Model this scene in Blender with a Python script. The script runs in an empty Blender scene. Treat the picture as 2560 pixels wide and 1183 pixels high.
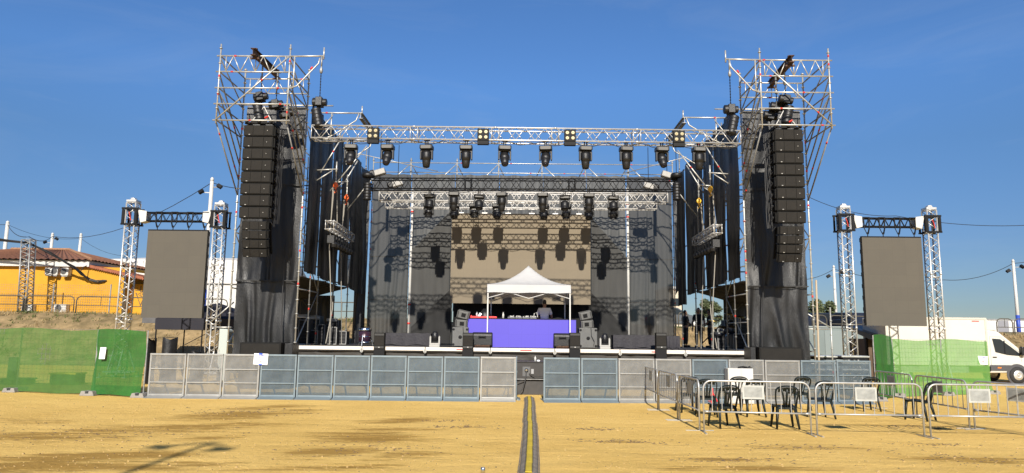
import bpy, math, random
from mathutils import Vector, Matrix, noise
R = math.radians
random.seed(11)
sc = bpy.context.scene
col = sc.collection
V = Vector
# ------------------------------------------------------------------ camera
F_, CX_, CY_, TH = 1780.0, 1280.0, 591.5, 0.0122
EYE = V((0, 0, 1.85))
YAW, PIT = R(0.66974), R(7.87684)
f_ = V((-math.sin(YAW) * math.cos(PIT), math.cos(YAW) * math.cos(PIT), math.sin(PIT)))
r0_ = V((math.cos(YAW), math.sin(YAW), 0)); u0_ = r0_.cross(f_)
r_ = r0_ * math.cos(TH) + u0_ * math.sin(TH)
u_ = u0_ * math.cos(TH) - r0_ * math.sin(TH)
cam_d = bpy.data.cameras.new("camera"); cam = bpy.data.objects.new("camera", cam_d); col.objects.link(cam)
M4 = Matrix((r_, u_, -f_)).transposed().to_4x4(); M4.translation = EYE
cam.matrix_world = M4
cam_d.sensor_width = 36; cam_d.lens = F_ / 2560 * 36; cam_d.clip_end = 5000; cam_d.clip_start = 0.05
sc.camera = cam
# measuring helpers: where a sight line of the photo meets a plane of the place
def ray(px, py): return f_ + r_ * ((px - CX_) / F_) - u_ * ((py - CY_) / F_)
def W(px, py, Y): d = ray(px, py); return EYE + d * (Y / d.y)
def G(px, py, z=0.0): d = ray(px, py); return EYE + d * ((z - EYE.z) / d.z)
def XP(px, py, x): d = ray(px, py); return EYE + d * (x / d.x)
# ------------------------------------------------------------------ mesh helpers
class MB:
    def __init__(s): s.v = []; s.f = []; s.m = []
    def add(s, vs, fs, m=0):
        b = len(s.v); s.v += [tuple(v) for v in vs]
        s.f += [tuple(b + i for i in f) for f in fs]; s.m += [m] * len(fs); return s
    def box(s, cx, cy, cz, sx, sy, sz, rot=None, m=0):
        vs = []
        for dx in (-.5, .5):
            for dy in (-.5, .5):
                for dz in (-.5, .5):
                    p = V((dx * sx, dy * sy, dz * sz))
                    if rot is not None: p = rot @ p
                    vs.append(p + V((cx, cy, cz)))
        return s.add(vs, [(0, 1, 3, 2), (4, 6, 7, 5), (0, 4, 5, 1), (2, 3, 7, 6), (0, 2, 6, 4), (1, 5, 7, 3)], m)
    def b2(s, x0, y0, z0, x1, y1, z1, m=0):
        return s.box((x0 + x1) / 2, (y0 + y1) / 2, (z0 + z1) / 2, abs(x1 - x0), abs(y1 - y0), abs(z1 - z0), m=m)
    def frame(s, d):
        d = V(d).normalized(); a = V((0, 0, 1)) if abs(d.z) < .95 else V((0, 1, 0))
        x = d.cross(a).normalized(); y = d.cross(x).normalized(); return d, x, y
    def bar(s, p0, p1, w, h, m=0):
        p0, p1 = V(p0), V(p1); d, x, y = s.frame(p1 - p0); vs = []
        for p in (p0, p1):
            for a, b in ((-1, -1), (1, -1), (1, 1), (-1, 1)): vs.append(p + x * a * w / 2 + y * b * h / 2)
        return s.add(vs, [(3, 2, 1, 0), (4, 5, 6, 7), (0, 1, 5, 4), (1, 2, 6, 5), (2, 3, 7, 6), (3, 0, 4, 7)], m)
    def tube(s, p0, p1, r, n=6, m=0, r2=None):
        p0, p1 = V(p0), V(p1)
        if (p1 - p0).length < 1e-6: return s
        d, x, y = s.frame(p1 - p0); r2 = r if r2 is None else r2; vs = []
        for p, rr in ((p0, r), (p1, r2)):
            for i in range(n):
                a = 2 * math.pi * i / n; vs.append(p + x * math.cos(a) * rr + y * math.sin(a) * rr)
        fs = [(i, (i + 1) % n, n + (i + 1) % n, n + i) for i in range(n)]
        fs += [tuple(range(n - 1, -1, -1)), tuple(range(n, 2 * n))]
        return s.add(vs, fs, m)
    def path(s, pts, r, n=6, m=0, closed=False, ry=None):
        pts = [V(p) for p in pts]; k = len(pts); vs = []; ry = ry or r
        prev = None
        for i, p in enumerate(pts):
            t = (pts[(i + 1) % k] if (closed or i < k - 1) else p) - (pts[i - 1] if (closed or i > 0) else p)
            t.normalize()
            if prev is None: _, x, y = s.frame(t)
            else:
                x = prev - t * prev.dot(t); x.normalize(); y = t.cross(x)
            prev = x
            rr = r[i] if isinstance(r, (list, tuple)) else r
            r2 = rr if isinstance(r, (list, tuple)) else ry
            for j in range(n):
                a = 2 * math.pi * j / n; vs.append(p + x * math.cos(a) * rr + y * math.sin(a) * r2)
        fs = []
        for i in range(k if closed else k - 1):
            a, b = i * n, ((i + 1) % k) * n
            fs += [(a + j, a + (j + 1) % n, b + (j + 1) % n, b + j) for j in range(n)]
        if not closed: fs += [tuple(range(n - 1, -1, -1)), tuple(range((k - 1) * n, k * n))]
        return s.add(vs, fs, m)
    def lathe(s, prof, n=14, c=(0, 0, 0), rot=None, m=0):
        vs = []; k = len(prof)
        for r, z in prof:
            for i in range(n):
                a = 2 * math.pi * i / n; p = V((r * math.cos(a), r * math.sin(a), z))
                if rot is not None: p = rot @ p
                vs.append(p + V(c))
        fs = [(i * n + j, i * n + (j + 1) % n, (i + 1) * n + (j + 1) % n, (i + 1) * n + j) for i in range(k - 1) for j in range(n)]
        fs += [tuple(range(n - 1, -1, -1)), tuple(range((k - 1) * n, k * n))]
        return s.add(vs, fs, m)
    def prism(s, poly, ax, t0, t1, m=0):
        n = len(poly); vs = []
        for t in (t0, t1):
            for a, b in poly:
                vs.append({'x': (t, a, b), 'y': (a, t, b), 'z': (a, b, t)}[ax])
        fs = [(i, (i + 1) % n, n + (i + 1) % n, n + i) for i in range(n)] + [tuple(range(n - 1, -1, -1)), tuple(range(n, 2 * n))]
        return s.add(vs, fs, m)
    def grid(s, fn, nu, nv, m=0):
        vs = [fn(i / nu, j / nv) for j in range(nv + 1) for i in range(nu + 1)]
        fs = [(j * (nu + 1) + i, j * (nu + 1) + i + 1, (j + 1) * (nu + 1) + i + 1, (j + 1) * (nu + 1) + i) for j in range(nv) for i in range(nu)]
        return s.add(vs, fs, m)
    def build(s, name, mats, parent=None, smooth=False, bevel=0, label=None):
        if not isinstance(mats, (list, tuple)): mats = [mats]
        if parent is None:
            xs = [v[0] for v in s.v]; ys = [v[1] for v in s.v]
            o = V(((min(xs) + max(xs)) / 2, (min(ys) + max(ys)) / 2, min(v[2] for v in s.v)))
        else:
            q = parent; o = V(q.location)
            while q.parent: q = q.parent; o += V(q.location)
        me = bpy.data.meshes.new(name)
        me.from_pydata([(v[0] - o.x, v[1] - o.y, v[2] - o.z) for v in s.v], [], s.f)
        for mt in mats: me.materials.append(mt)
        if len(mats) > 1: me.polygons.foreach_set('material_index', s.m)
        if smooth: me.polygons.foreach_set('use_smooth', [len(p.vertices) <= 4 for p in me.polygons])
        import bmesh
        bm = bmesh.new(); bm.from_mesh(me); bmesh.ops.recalc_face_normals(bm, faces=bm.faces); bm.to_mesh(me); bm.free()
        ob = bpy.data.objects.new(name, me); col.objects.link(ob)
        if parent is None: ob.location = o
        else: ob.parent = parent
        if bevel:
            b = ob.modifiers.new('bevel', 'BEVEL'); b.width = bevel; b.segments = 2; b.limit_method = 'ANGLE'; b.angle_limit = R(40)
        if label: ob['label'] = label
        return ob
def tag(o, label=None, cat=None, group=None, kind=None):
    for k, v in (('label', label), ('category', cat), ('group', group), ('kind', kind)):
        if v: o[k] = v
    return o
def thing(name, loc, label, cat, group=None):
    o = bpy.data.objects.new(name, None); col.objects.link(o); o.location = loc; o.empty_display_size = .2
    return tag(o, label, cat, group)
KIDS = {}
def kids(o): return [c for c in bpy.data.objects if c.parent == o]
def dup(root, loc, rz=0.0, label=None, group=None, rot=None):
    def cp(o, par):
        c = o.copy(); col.objects.link(c); c.parent = par
        for ch in kids(o): cp(ch, c)
        return c
    r = cp(root, None); r.location = loc; r.rotation_euler = rot or (0, 0, rz)
    if label: r['label'] = label
    if group: r['group'] = group
    return r
ORD = ['first', 'second', 'third', 'fourth', 'fifth', 'sixth', 'seventh', 'eighth', 'ninth', 'tenth', 'eleventh', 'twelfth', 'thirteenth']
# ------------------------------------------------------------------ materials
def mat(name, c, rough=.6, metal=0.0, var=0.0, vs=6.0, bump=0.0, bs=60.0, spec=.5, emit=None, es=0, sheen=0, trans=0, transl=0, stretch=None, dark=None):
    m = bpy.data.materials.new(name); m.use_nodes = True; nt = m.node_tree; N = nt.nodes; L = nt.links
    b = N['Principled BSDF']; out = N['Material Output']
    b.inputs['Base Color'].default_value = (*c, 1); b.inputs['Roughness'].default_value = rough
    b.inputs['Metallic'].default_value = metal; b.inputs['Specular IOR Level'].default_value = spec
    if sheen: b.inputs['Sheen Weight'].default_value = sheen; b.inputs['Sheen Roughness'].default_value = .4
    if emit: b.inputs['Emission Color'].default_value = (*emit, 1); b.inputs['Emission Strength'].default_value = es
    tc = N.new('ShaderNodeTexCoord')
    src = tc.outputs['Object']
    if stretch:
        mp = N.new('ShaderNodeMapping'); mp.inputs['Scale'].default_value = stretch; L.new(src, mp.inputs['Vector']); src = mp.outputs['Vector']
    if var:
        n = N.new('ShaderNodeTexNoise'); n.inputs['Scale'].default_value = vs; n.inputs['Detail'].default_value = 6; n.inputs['Roughness'].default_value = .65
        L.new(src, n.inputs['Vector'])
        rp = N.new('ShaderNodeValToRGB'); rp.color_ramp.elements[0].position = .32; rp.color_ramp.elements[1].position = .7
        d = dark or tuple(x * (1 - var) for x in c)
        rp.color_ramp.elements[0].color = (*d, 1); rp.color_ramp.elements[1].color = (*[min(1, x * (1 + var * .5)) for x in c], 1)
        L.new(n.outputs['Fac'], rp.inputs['Fac']); L.new(rp.outputs['Color'], b.inputs['Base Color'])
        mr = N.new('ShaderNodeMapRange'); mr.inputs['To Min'].default_value = max(.05, rough - .12); mr.inputs['To Max'].default_value = min(1, rough + .12)
        L.new(n.outputs['Fac'], mr.inputs['Value']); L.new(mr.outputs['Result'], b.inputs['Roughness'])
    if bump:
        n2 = N.new('ShaderNodeTexNoise'); n2.inputs['Scale'].default_value = bs; n2.inputs['Detail'].default_value = 4
        L.new(src, n2.inputs['Vector'])
        bp = N.new('ShaderNodeBump'); bp.inputs['Strength'].default_value = bump; bp.inputs['Distance'].default_value = .05
        L.new(n2.outputs['Fac'], bp.inputs['Height']); L.new(bp.outputs['Normal'], b.inputs['Normal'])
    sh = b.outputs['BSDF']
    if transl:
        t = N.new('ShaderNodeBsdfTranslucent'); t.inputs['Color'].default_value = (*c, 1)
        mx = N.new('ShaderNodeMixShader'); mx.inputs['Fac'].default_value = transl; L.new(sh, mx.inputs[1]); L.new(t.outputs[0], mx.inputs[2]); sh = mx.outputs[0]
    if trans:
        t = N.new('ShaderNodeBsdfTransparent')
        mx = N.new('ShaderNodeMixShader'); mx.inputs['Fac'].default_value = trans; L.new(sh, mx.inputs[1]); L.new(t.outputs[0], mx.inputs[2]); sh = mx.outputs[0]
    L.new(sh, out.inputs['Surface'])
    return m
alu = mat('aluminium', (.6, .59, .565), .38, .55, .12, 9)
galv = mat('galvanised steel', (.55, .54, .5), .45, .6, .25, 5)
galv2 = mat('weathered and shaded steel', (.33, .33, .32), .5, .5, .3, 7)  # weathered tone, also darkens poles that stand in shade
redp = mat('red band paint', (.55, .03, .02), .5)
blackm = mat('black metal', (.011, .011, .012), .6, .1, .2, 8, spec=.2)
blackp = mat('black plastic', (.011, .011, .012), .42, 0, .25, 12, .15, 90)
greyp = mat('grey plastic', (.032, .032, .032), .5, 0, .2, 10)
cabm = mat('speaker cabinet paint', (.012, .0115, .0105), .72, 0, .3, 5, .25, 130, spec=.2)
grille = mat('speaker grille', (.021, .019, .0165), .75, 0, .25, 4, .3, 160, spec=.2)
drape = mat('black drape', (.0085, .0085, .009), .42, 0, .4, 2.2, .25, 45, spec=.55, stretch=(1.5, 1.5, .3))
drapeg = mat('grey mesh drape', (.05, .05, .048), .75, 0, .35, 2.2, .2, 60, sheen=.05, trans=.04, stretch=(2, 2, .15))  # grey tone of the mesh cloth itself
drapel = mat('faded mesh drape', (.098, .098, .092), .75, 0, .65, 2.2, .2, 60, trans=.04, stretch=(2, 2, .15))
drapet = mat('dark mesh drape', (.008, .008, .008), .75, 0, .35, 2.2, .2, 60, stretch=(2, 2, .15))  # darker tone of the mesh drape, used for the low triangular pieces
whitep = mat('white paint', (.55, .54, .51), .45, 0, .08, 3)
whitef = mat('white fabric', (.6, .6, .6), .8, 0, .05, 3, .35, 5, transl=.25)
fasc = mat('fascia paint', (.68, .63, .56), .5, 0, .12, 4)
ledm = mat('led panel taupe', (.20, .166, .118), .75, 0, .06, 1.5, spec=.2)
leds = mat('led panel grey', (.098, .088, .071), .7, 0, .06, 1.5, spec=.25)
ledb = mat('lit blue led wall', (.03, .02, .1), .5, 0, emit=(.10, .075, .72), es=.62)
rusty = mat('rusty steel', (.10, .05, .028), .7, .3, .5, 14)
rope = mat('rope', (.30, .28, .24), .9)
orange = mat('orange hook paint', (.75, .13, .02), .45)
yellowh = mat('yellow hook paint', (.75, .42, .02), .45)
greenm = mat('green shade net', (.085, .21, .042), .8, 0, .18, 2.5, .3, 22, trans=.25, transl=.3)
greend = mat('folded green shade net', (.028, .16, .022), .8, 0, .25, 3, .3, 22, trans=.1, transl=.25)
perf = mat('perforated blue grey sheet', (.115, .152, .178), .5, .2, .3, 2.2, trans=.45)
perfw = mat('perforated silver sheet', (.25, .25, .238), .5, .2, .3, 2.2, trans=.48)
barb = mat('blue grey barrier frame', (.19, .24, .27), .45, .3, .15, 4)
bars = mat('silver barrier frame', (.36, .36, .345), .42, .45, .15, 4)
chairm = mat('dark green resin', (.008, .013, .012), .45, 0, .15, 5, spec=.35)
yel = mat('yellow render', (.55, .275, .018), .85, 0, .2, .45, .15, 30)
conc = mat('concrete', (.27, .255, .235), .85, 0, .2, 3, .3, 25)
rubber = mat('grey rubber', (.14, .125, .11), .85, 0, .5, 5, .3, 40)
yelr = mat('yellow rubber', (.44, .33, .025), .6, 0, .28, 2.5, .15, 40)
skin = mat('skin', (.30, .16, .10), .5)
hairm = mat('dark hair', (.012, .01, .009), .6)
cloth_d = mat('dark cloth', (.012, .012, .014), .8)
cloth_w = mat('white cotton', (.8, .74, .7), .85)
denim = mat('dark denim', (.03, .035, .05), .85)
glass_d = mat('dark glass', (.02, .025, .03), .08)
lensm = mat('lamp lens', (.42, .37, .24), .25, .3)
brass = mat('dark lens', (.02, .02, .03), .08)
chrome = mat('chrome', (.7, .7, .7), .15, 1)
wood = mat('dark ply', (.032, .028, .025), .55, 0, .3, 8)
planks = mat('scaffold planks', (.045, .04, .037), .8, 0, .4, 3, stretch=(.3, 4, 1))
tyre = mat('tyre rubber', (.02, .02, .02), .8)
blue = mat('blue paint', (.03, .07, .38), .5)
redb = mat('bright red plastic', (.7, .03, .03), .45)
paper = mat('paper', (.82, .82, .84), .7)
inkb = mat('blue ink', (.06, .08, .42), .7)
inkr = mat('red ink', (.6, .05, .05), .7)
cabin = mat('green grey cabin paint', (.17, .205, .2), .55, 0, .15, 2)
wire = mat('black cable', (.015, .015, .016), .6)
white_b = mat('warehouse wall', (.62, .60, .57), .7, 0, .1, .3)
beige = mat('beige render', (.55, .47, .36), .85, 0, .1, .6)
tile = mat('roof tiles', (.20, .085, .045), .8, 0, .35, 5, .4, 18)
railm = mat('dark rail paint', (.10, .09, .07), .6, .3)
amber = mat('amber lens', (.8, .2, .02), .3)

def modules(m, w_, h_, amt, emit=False):
    nt = m.node_tree; N = nt.nodes; L = nt.links; b = N['Principled BSDF']
    tc = N.new('ShaderNodeTexCoord'); sp = N.new('ShaderNodeSeparateXYZ'); cb = N.new('ShaderNodeCombineXYZ'); L.new(tc.outputs['Object'], sp.inputs[0]); L.new(sp.outputs['X'], cb.inputs['X']); L.new(sp.outputs['Z'], cb.inputs['Y'])
    br = N.new('ShaderNodeTexBrick'); br.offset = 0; br.inputs['Scale'].default_value = 1; br.inputs['Brick Width'].default_value = w_; br.inputs['Row Height'].default_value = h_; br.inputs['Mortar Size'].default_value = .006
    br.inputs['Color1'].default_value = (1, 1, 1, 1); br.inputs['Color2'].default_value = (1 - amt, 1 - amt, 1 - amt * .8, 1); br.inputs['Mortar'].default_value = (1 - amt * 2.2,) * 3 + (1,); L.new(cb.outputs[0], br.inputs['Vector'])
    sk = 'Emission Color' if emit else 'Base Color'; mx = N.new('ShaderNodeMix'); mx.data_type = 'RGBA'; mx.blend_type = 'MULTIPLY'; mx.inputs[0].default_value = 1
    if b.inputs[sk].links: L.new(b.inputs[sk].links[0].from_socket, mx.inputs[6])
    else: mx.inputs[6].default_value = b.inputs[sk].default_value
    L.new(br.outputs['Color'], mx.inputs[7]); L.new(mx.outputs[2], b.inputs[sk])
modules(ledm, .5, .5, .035); modules(leds, .5, .5, .045); modules(ledb, .5, .5, .05, True)
# ------------------------------------------------------------------ light and sky
EL = 29.5
w = bpy.data.worlds.new("World"); sc.world = w; w.use_nodes = True
nt = w.node_tree; bg = nt.nodes['Background']
sky = nt.nodes.new('ShaderNodeTexSky'); sky.sky_type = 'NISHITA'; sky.sun_disc = False
sky.sun_elevation = R(EL); sky.sun_rotation = R(180); sky.altitude = 300; sky.air_density = 1.0; sky.dust_density = .15; sky.ozone_density = 4.0
hs = nt.nodes.new('ShaderNodeHueSaturation'); hs.inputs['Saturation'].default_value = 1.16; hs.inputs['Hue'].default_value = .506
nt.links.new(sky.outputs[0], hs.inputs['Color']); 
# a ramp over the sky keeps an even blue down to the horizon, with a breath of thin high cloud
wt = nt.nodes.new('ShaderNodeTexCoord'); sx_ = nt.nodes.new('ShaderNodeSeparateXYZ'); nt.links.new(wt.outputs['Generated'], sx_.inputs[0])
cr = nt.nodes.new('ShaderNodeValToRGB'); nt.links.new(sx_.outputs['Z'], cr.inputs['Fac']); e = cr.color_ramp.elements
e[0].position = .04; e[0].color = (.37, .395, .465, 1); e[1].position = .5; e[1].color = (1, 1, 1, 1); q = e.new(.66); q.color = (.55, .55, .55, 1); q = e.new(1); q.color = (.4, .4, .4, 1)  # upper stops darken the unseen zenith to weaken the fill light
for p, v in ((.12, .50), (.24, .69), (.33, .93)): q = e.new(p); q.color = (v * .96, v, v * (1.14 if p < .2 else 1.03), 1)
ml = nt.nodes.new('ShaderNodeMix'); ml.data_type = 'RGBA'; ml.blend_type = 'MULTIPLY'; ml.inputs[0].default_value = 1
nt.links.new(hs.outputs[0], ml.inputs[6]); nt.links.new(cr.outputs[0], ml.inputs[7])
mpw = nt.nodes.new('ShaderNodeMapping'); mpw.inputs['Scale'].default_value = (1.2, 1.2, 5); mpw.inputs['Rotation'].default_value = (.25, .35, 0); nt.links.new(wt.outputs['Generated'], mpw.inputs[0])
nw = nt.nodes.new('ShaderNodeTexNoise'); nw.inputs['Scale'].default_value = 2.6; nw.inputs['Detail'].default_value = 7; nw.inputs['Roughness'].default_value = .62; nw.inputs['Distortion'].default_value = .8; nt.links.new(mpw.outputs[0], nw.inputs['Vector'])
mw = nt.nodes.new('ShaderNodeMapRange'); mw.inputs['From Min'].default_value = .5; mw.inputs['From Max'].default_value = .8; mw.inputs['To Max'].default_value = .09; nt.links.new(nw.outputs['Fac'], mw.inputs['Value'])
mc = nt.nodes.new('ShaderNodeMix'); mc.data_type = 'RGBA'; nt.links.new(mw.outputs[0], mc.inputs[0]); nt.links.new(ml.outputs[2], mc.inputs[6]); mc.inputs[7].default_value = (4.2, 4.6, 5.0, 1)
nt.links.new(mc.outputs[2], bg.inputs[0]); bg.inputs[1].default_value = .092
sd = bpy.data.lights.new('sun', 'SUN'); sd.energy = 4.65; sd.angle = R(.6); sd.color = (1, .93, .82)
so = bpy.data.objects.new('sun', sd); col.objects.link(so)
sdir = V((0.0, math.cos(R(EL)), -math.sin(R(EL))))
so.rotation_euler = sdir.to_track_quat('-Z', 'Y').to_euler(); so.location = (0, -20, 30)
sc.view_settings.view_transform = 'Standard'; sc.view_settings.look = 'None'; sc.view_settings.gamma = 1
sc.view_settings.exposure = .6
sc.cycles.max_bounces = 6; sc.cycles.transparent_max_bounces = 16

# ------------------------------------------------------------------ ground
def ground_mat():
    m = bpy.data.materials.new('sandy ground'); m.use_nodes = True; nt = m.node_tree; N = nt.nodes; L = nt.links
    b = N['Principled BSDF']; b.inputs['Roughness'].default_value = .95; b.inputs['Specular IOR Level'].default_value = .1
    geo = N.new('ShaderNodeNewGeometry'); P = geo.outputs['Position']
    def nz(scale, det=6, stretch=None, ro=.6):
        n = N.new('ShaderNodeTexNoise'); n.inputs['Scale'].default_value = scale; n.inputs['Detail'].default_value = det; n.inputs['Roughness'].default_value = ro
        if stretch:
            mp = N.new('ShaderNodeMapping'); mp.inputs['Scale'].default_value = stretch[:3]
            mp.inputs['Rotation'].default_value = (0, 0, R(stretch[3])); L.new(P, mp.inputs['Vector']); L.new(mp.outputs[0], n.inputs['Vector'])
        else: L.new(P, n.inputs['Vector'])
        return n.outputs['Fac']
    def math_(op, a, c, clamp=False):
        n = N.new('ShaderNodeMath'); n.operation = op; n.use_clamp = clamp
        for i, x in enumerate((a, c)):
            if isinstance(x, (int, float)): n.inputs[i].default_value = x
            else: L.new(x, n.inputs[i])
        return n.outputs[0]
    def rmp(v, a, c):
        n = N.new('ShaderNodeMapRange'); n.interpolation_type = 'SMOOTHSTEP'; n.inputs['From Min'].default_value = a; n.inputs['From Max'].default_value = c
        L.new(v, n.inputs['Value']); return n.outputs[0]
    tot = None
    # damp stains on the sand: centre, half length, half width, turn, strength
    for px, py, la, lb, an, st in ((600, 1038, 2.3, 1.5, 38, .95), (690, 1018, 1.8, .8, 35, .85), (430, 1072, 3.4, 1.3, 22, .75), (180, 1090, 3.6, 1.3, 10, .7), (60, 1050, 2.4, 1.5, 5, .5),
                                (930, 1090, 1.9, 1.7, 40, .9), (1010, 1052, 1.9, .9, 35, .75), (830, 1130, 1.5, .8, 30, .9), (1000, 1140, 1.2, .8, 30, .7), (760, 1170, 1.4, .4, 12, .7), (880, 1168, 1.0, .4, 12, .7),
                                (250, 1140, 2.4, .8, 14, 1.0), (90, 1165, 2.2, .8, 8, 1.0), (420, 1165, 1.6, .5, 12, .7), (520, 1095, 1.2, .4, 20, .7),
                                (1820, 1150, 1.1, .3, -5, .8), (1900, 1172, 1.9, .35, 5, .8), (1560, 1105, .8, .16, 0, .8), (2280, 1066, 1.4, .4, 0, .7), (1170, 1068, .6, .14, 5, .9), (2000, 1120, 2.4, .7, 10, .5), (2450, 1150, 2.2, .6, 0, .55), (1700, 1175, 1.0, .25, 0, .6), (1490, 1073, .5, .1, 0, .8), (2330, 1110, .8, .25, 0, .6)):
        c = G(px, py)
        mp = N.new('ShaderNodeMapping'); mp.vector_type = 'TEXTURE'
        mp.inputs['Location'].default_value = (c.x, c.y, 0); mp.inputs['Rotation'].default_value = (0, 0, R(an)); mp.inputs['Scale'].default_value = (la, lb, 1)
        L.new(P, mp.inputs['Vector'])
        ln = N.new('ShaderNodeVectorMath'); ln.operation = 'LENGTH'; L.new(mp.outputs[0], ln.inputs[0])
        e = math_('MULTIPLY', rmp(ln.outputs['Value'], 1.25, .0), st)
        tot = e if tot is None else math_('MAXIMUM', tot, e)
    brk = nz(.8, 10, (.55, 1.9, 1, -30), .78)
    fine = nz(3.2, 10, (.6, 2.6, 1, -20), .85)
    trk = nz(1.1, 6, (.12, 7.0, 1, -16), .6)
    k = math_('ADD', tot, math_('MULTIPLY', math_('SUBTRACT', brk, .5), 2.6))
    k = math_('ADD', k, math_('MULTIPLY', math_('SUBTRACT', fine, .5), 1.9))
    k = math_('ADD', k, math_('MULTIPLY', math_('SUBTRACT', trk, .5), 1.2))
    stain = math_('MULTIPLY', rmp(k, .30, .85), rmp(tot, .02, .3))
    faint = math_('MULTIPLY', rmp(math_('ADD', brk, math_('MULTIPLY', fine, .6)), .80, 1.05), .28)
    stain = math_('MAXIMUM', stain, faint)
    # thin litter streaks
    st2 = rmp(nz(2.2, 10, (.5, 3.0, 1, 5), .8), .66, .74)
    base = N.new('ShaderNodeValToRGB'); el = base.color_ramp.elements
    el[0].position = .3; el[0].color = (.70, .455, .13, 1); el[1].position = .72; el[1].color = (.90, .615, .205, 1)
    L.new(nz(.35, 10, None, .7), base.inputs['Fac'])
    gr = N.new('ShaderNodeMix'); gr.data_type = 'RGBA'; gr.blend_type = 'MULTIPLY'
    gn = N.new('ShaderNodeValToRGB'); gn.color_ramp.elements[0].position = .3; gn.color_ramp.elements[0].color = (.72, .70, .66, 1); gn.color_ramp.elements[1].position = .62; gn.color_ramp.elements[1].color = (1.05, 1.05, 1.05, 1)
    L.new(nz(22, 8, None, .8), gn.inputs['Fac']); gr.inputs[0].default_value = .55
    L.new(base.outputs[0], gr.inputs[6]); L.new(gn.outputs[0], gr.inputs[7])
    m1 = N.new('ShaderNodeMix'); m1.data_type = 'RGBA'; L.new(math_('MULTIPLY', stain, .8), m1.inputs[0]); L.new(gr.outputs[2], m1.inputs[6])
    m1.inputs[7].default_value = (.31, .175, .038, 1)
    m2 = N.new('ShaderNodeMix'); m2.data_type = 'RGBA'; L.new(math_('MULTIPLY', st2, .6), m2.inputs[0]); L.new(m1.outputs[2], m2.inputs[6]); m2.inputs[7].default_value = (.16, .105, .05, 1)
    L.new(m2.outputs[2], b.inputs['Base Color'])
    bp = N.new('ShaderNodeBump'); bp.inputs['Strength'].default_value = .8; bp.inputs['Distance'].default_value = .05
    hh = math_('ADD', nz(9, 10, None, .75), math_('MULTIPLY', nz(1.3, 4, (.6, 2, 1, -20)), 1.5)); L.new(hh, bp.inputs['Height']); L.new(bp.outputs['Normal'], b.inputs['Normal'])
    return m
gm = ground_mat()
def gz(x, y): return 0.02 * noise.noise((x * .25, y * .25, 3)) * min(1, max(0, (14.2 - y) / 3)) if y > 0 else 0
mb = MB()
mb.grid(lambda u, v: (lambda x, y: (x, y, gz(x, y)))(-90 + 180 * u, -60 + 103 * v), 180, 103)
tag(mb.build('ground', gm, smooth=True), kind='structure')
def bank_h(x): return 2.6 - .3 * max(-1, min(1, x / 28)) + .06 * noise.noise((x * .2, 0, 0))
def bank_mat():
    m = mat('dry grass bank', (.30, .215, .115), .95, 0, .55, 1.1, .7, 12, spec=.05, dark=(.12, .095, .05)); return m
bkm = bank_mat()
def sst(x, a, b): u = max(0, min(1, (x - a) / (b - a))); return u * u * (3 - 2 * u)
def toe(x): return 37 + 5.0 * sst(x, 5, 11)
def crest(x): return 43.5 + 3.5 * sst(x, 5, 11)
mb = MB()
def bk(u, v):
    x = -110 + 220 * u; y = toe(x) + (crest(x) - toe(x)) * v
    s = v * v * (3 - 2 * v); z = bank_h(x) * s - .03 + .16 * noise.noise((x * .7, y * .9, 1)) * math.sin(math.pi * v) + .07 * noise.noise((x * 2.3, y * 2.3, 4)) * math.sin(math.pi * v)
    return (x, y, z)
mb.grid(bk, 340, 16)
tag(mb.build('embankment', bkm, smooth=True), kind='structure')
mb = MB(); mb.grid(lambda u, v: (lambda x, y: (x, y, bank_h(x * (1 if v == 0 else .3)) - .03 - .0005 * (y - 43.5)))(-110 * (1 + 9 * v * v) + 220 * (1 + 9 * v * v) * u, crest(-110 + 220 * u) + 900 * v * v), 240, 24)
tag(mb.build('plateau', mat('dusty plateau', (.33, .27, .17), .95, 0, .35, .15, spec=.05), smooth=True), kind='structure')
mb = MB()
def hill(u, v):
    x = -700 + 1400 * u
    h = (11 + 7 * noise.noise((x * .006, 1, 0)) + 4 * noise.noise((x * .02, 5, 0))) * (1.0 if x < 60 else max(.25, 1 - (x - 60) / 120))
    return (x, 480 + 90 * v, h * math.sin(math.pi * .5 * min(1, v * 1.4)))
mb.grid(hill, 120, 6)
tag(mb.build('hills', mat('far hills', (.27, .20, .14), .95, 0, .3, .02), smooth=True), kind='structure')
# tufts of dry grass on the bank
mb = MB(); rg = random.Random(5)
for i in range(3600):
    x = rg.uniform(-34, 34); v = rg.uniform(.2, 1.06) if rg.random() < .72 else rg.uniform(.95, 1.08)
    p = V(bk((x + 110) / 220, min(1, v))); p.y = toe(x) + (crest(x) - toe(x)) * v
    if abs(x) < 6.3: continue
    k = 2 if rg.random() < .86 else 3
    gsz = rg.uniform(.06, .2) * (1.5 if noise.noise((x * .3, 7, v * 3)) > .25 else 1)
    for j in range(5):
        a = rg.uniform(0, 6.28); l = gsz * rg.uniform(.6, 1.3); q = p + V((rg.uniform(-.15, .15), rg.uniform(-.15, .15), -.02))
        d = V((math.cos(a), math.sin(a), 0)); t = q + d * l * .7 + V((0, 0, l))
        s = d.cross(V((0, 0, 1))) * .022
        mb.add([q - s, q + s, t], [(0, 1, 2)], 0 if noise.noise((x * .35, 3, v * 2)) < .12 else 1)
tag(mb.build('grass', [mat('dry straw', (.34, .25, .12), .9), mat('green weed', (.10, .12, .035), .9)]), kind='stuff')
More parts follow.
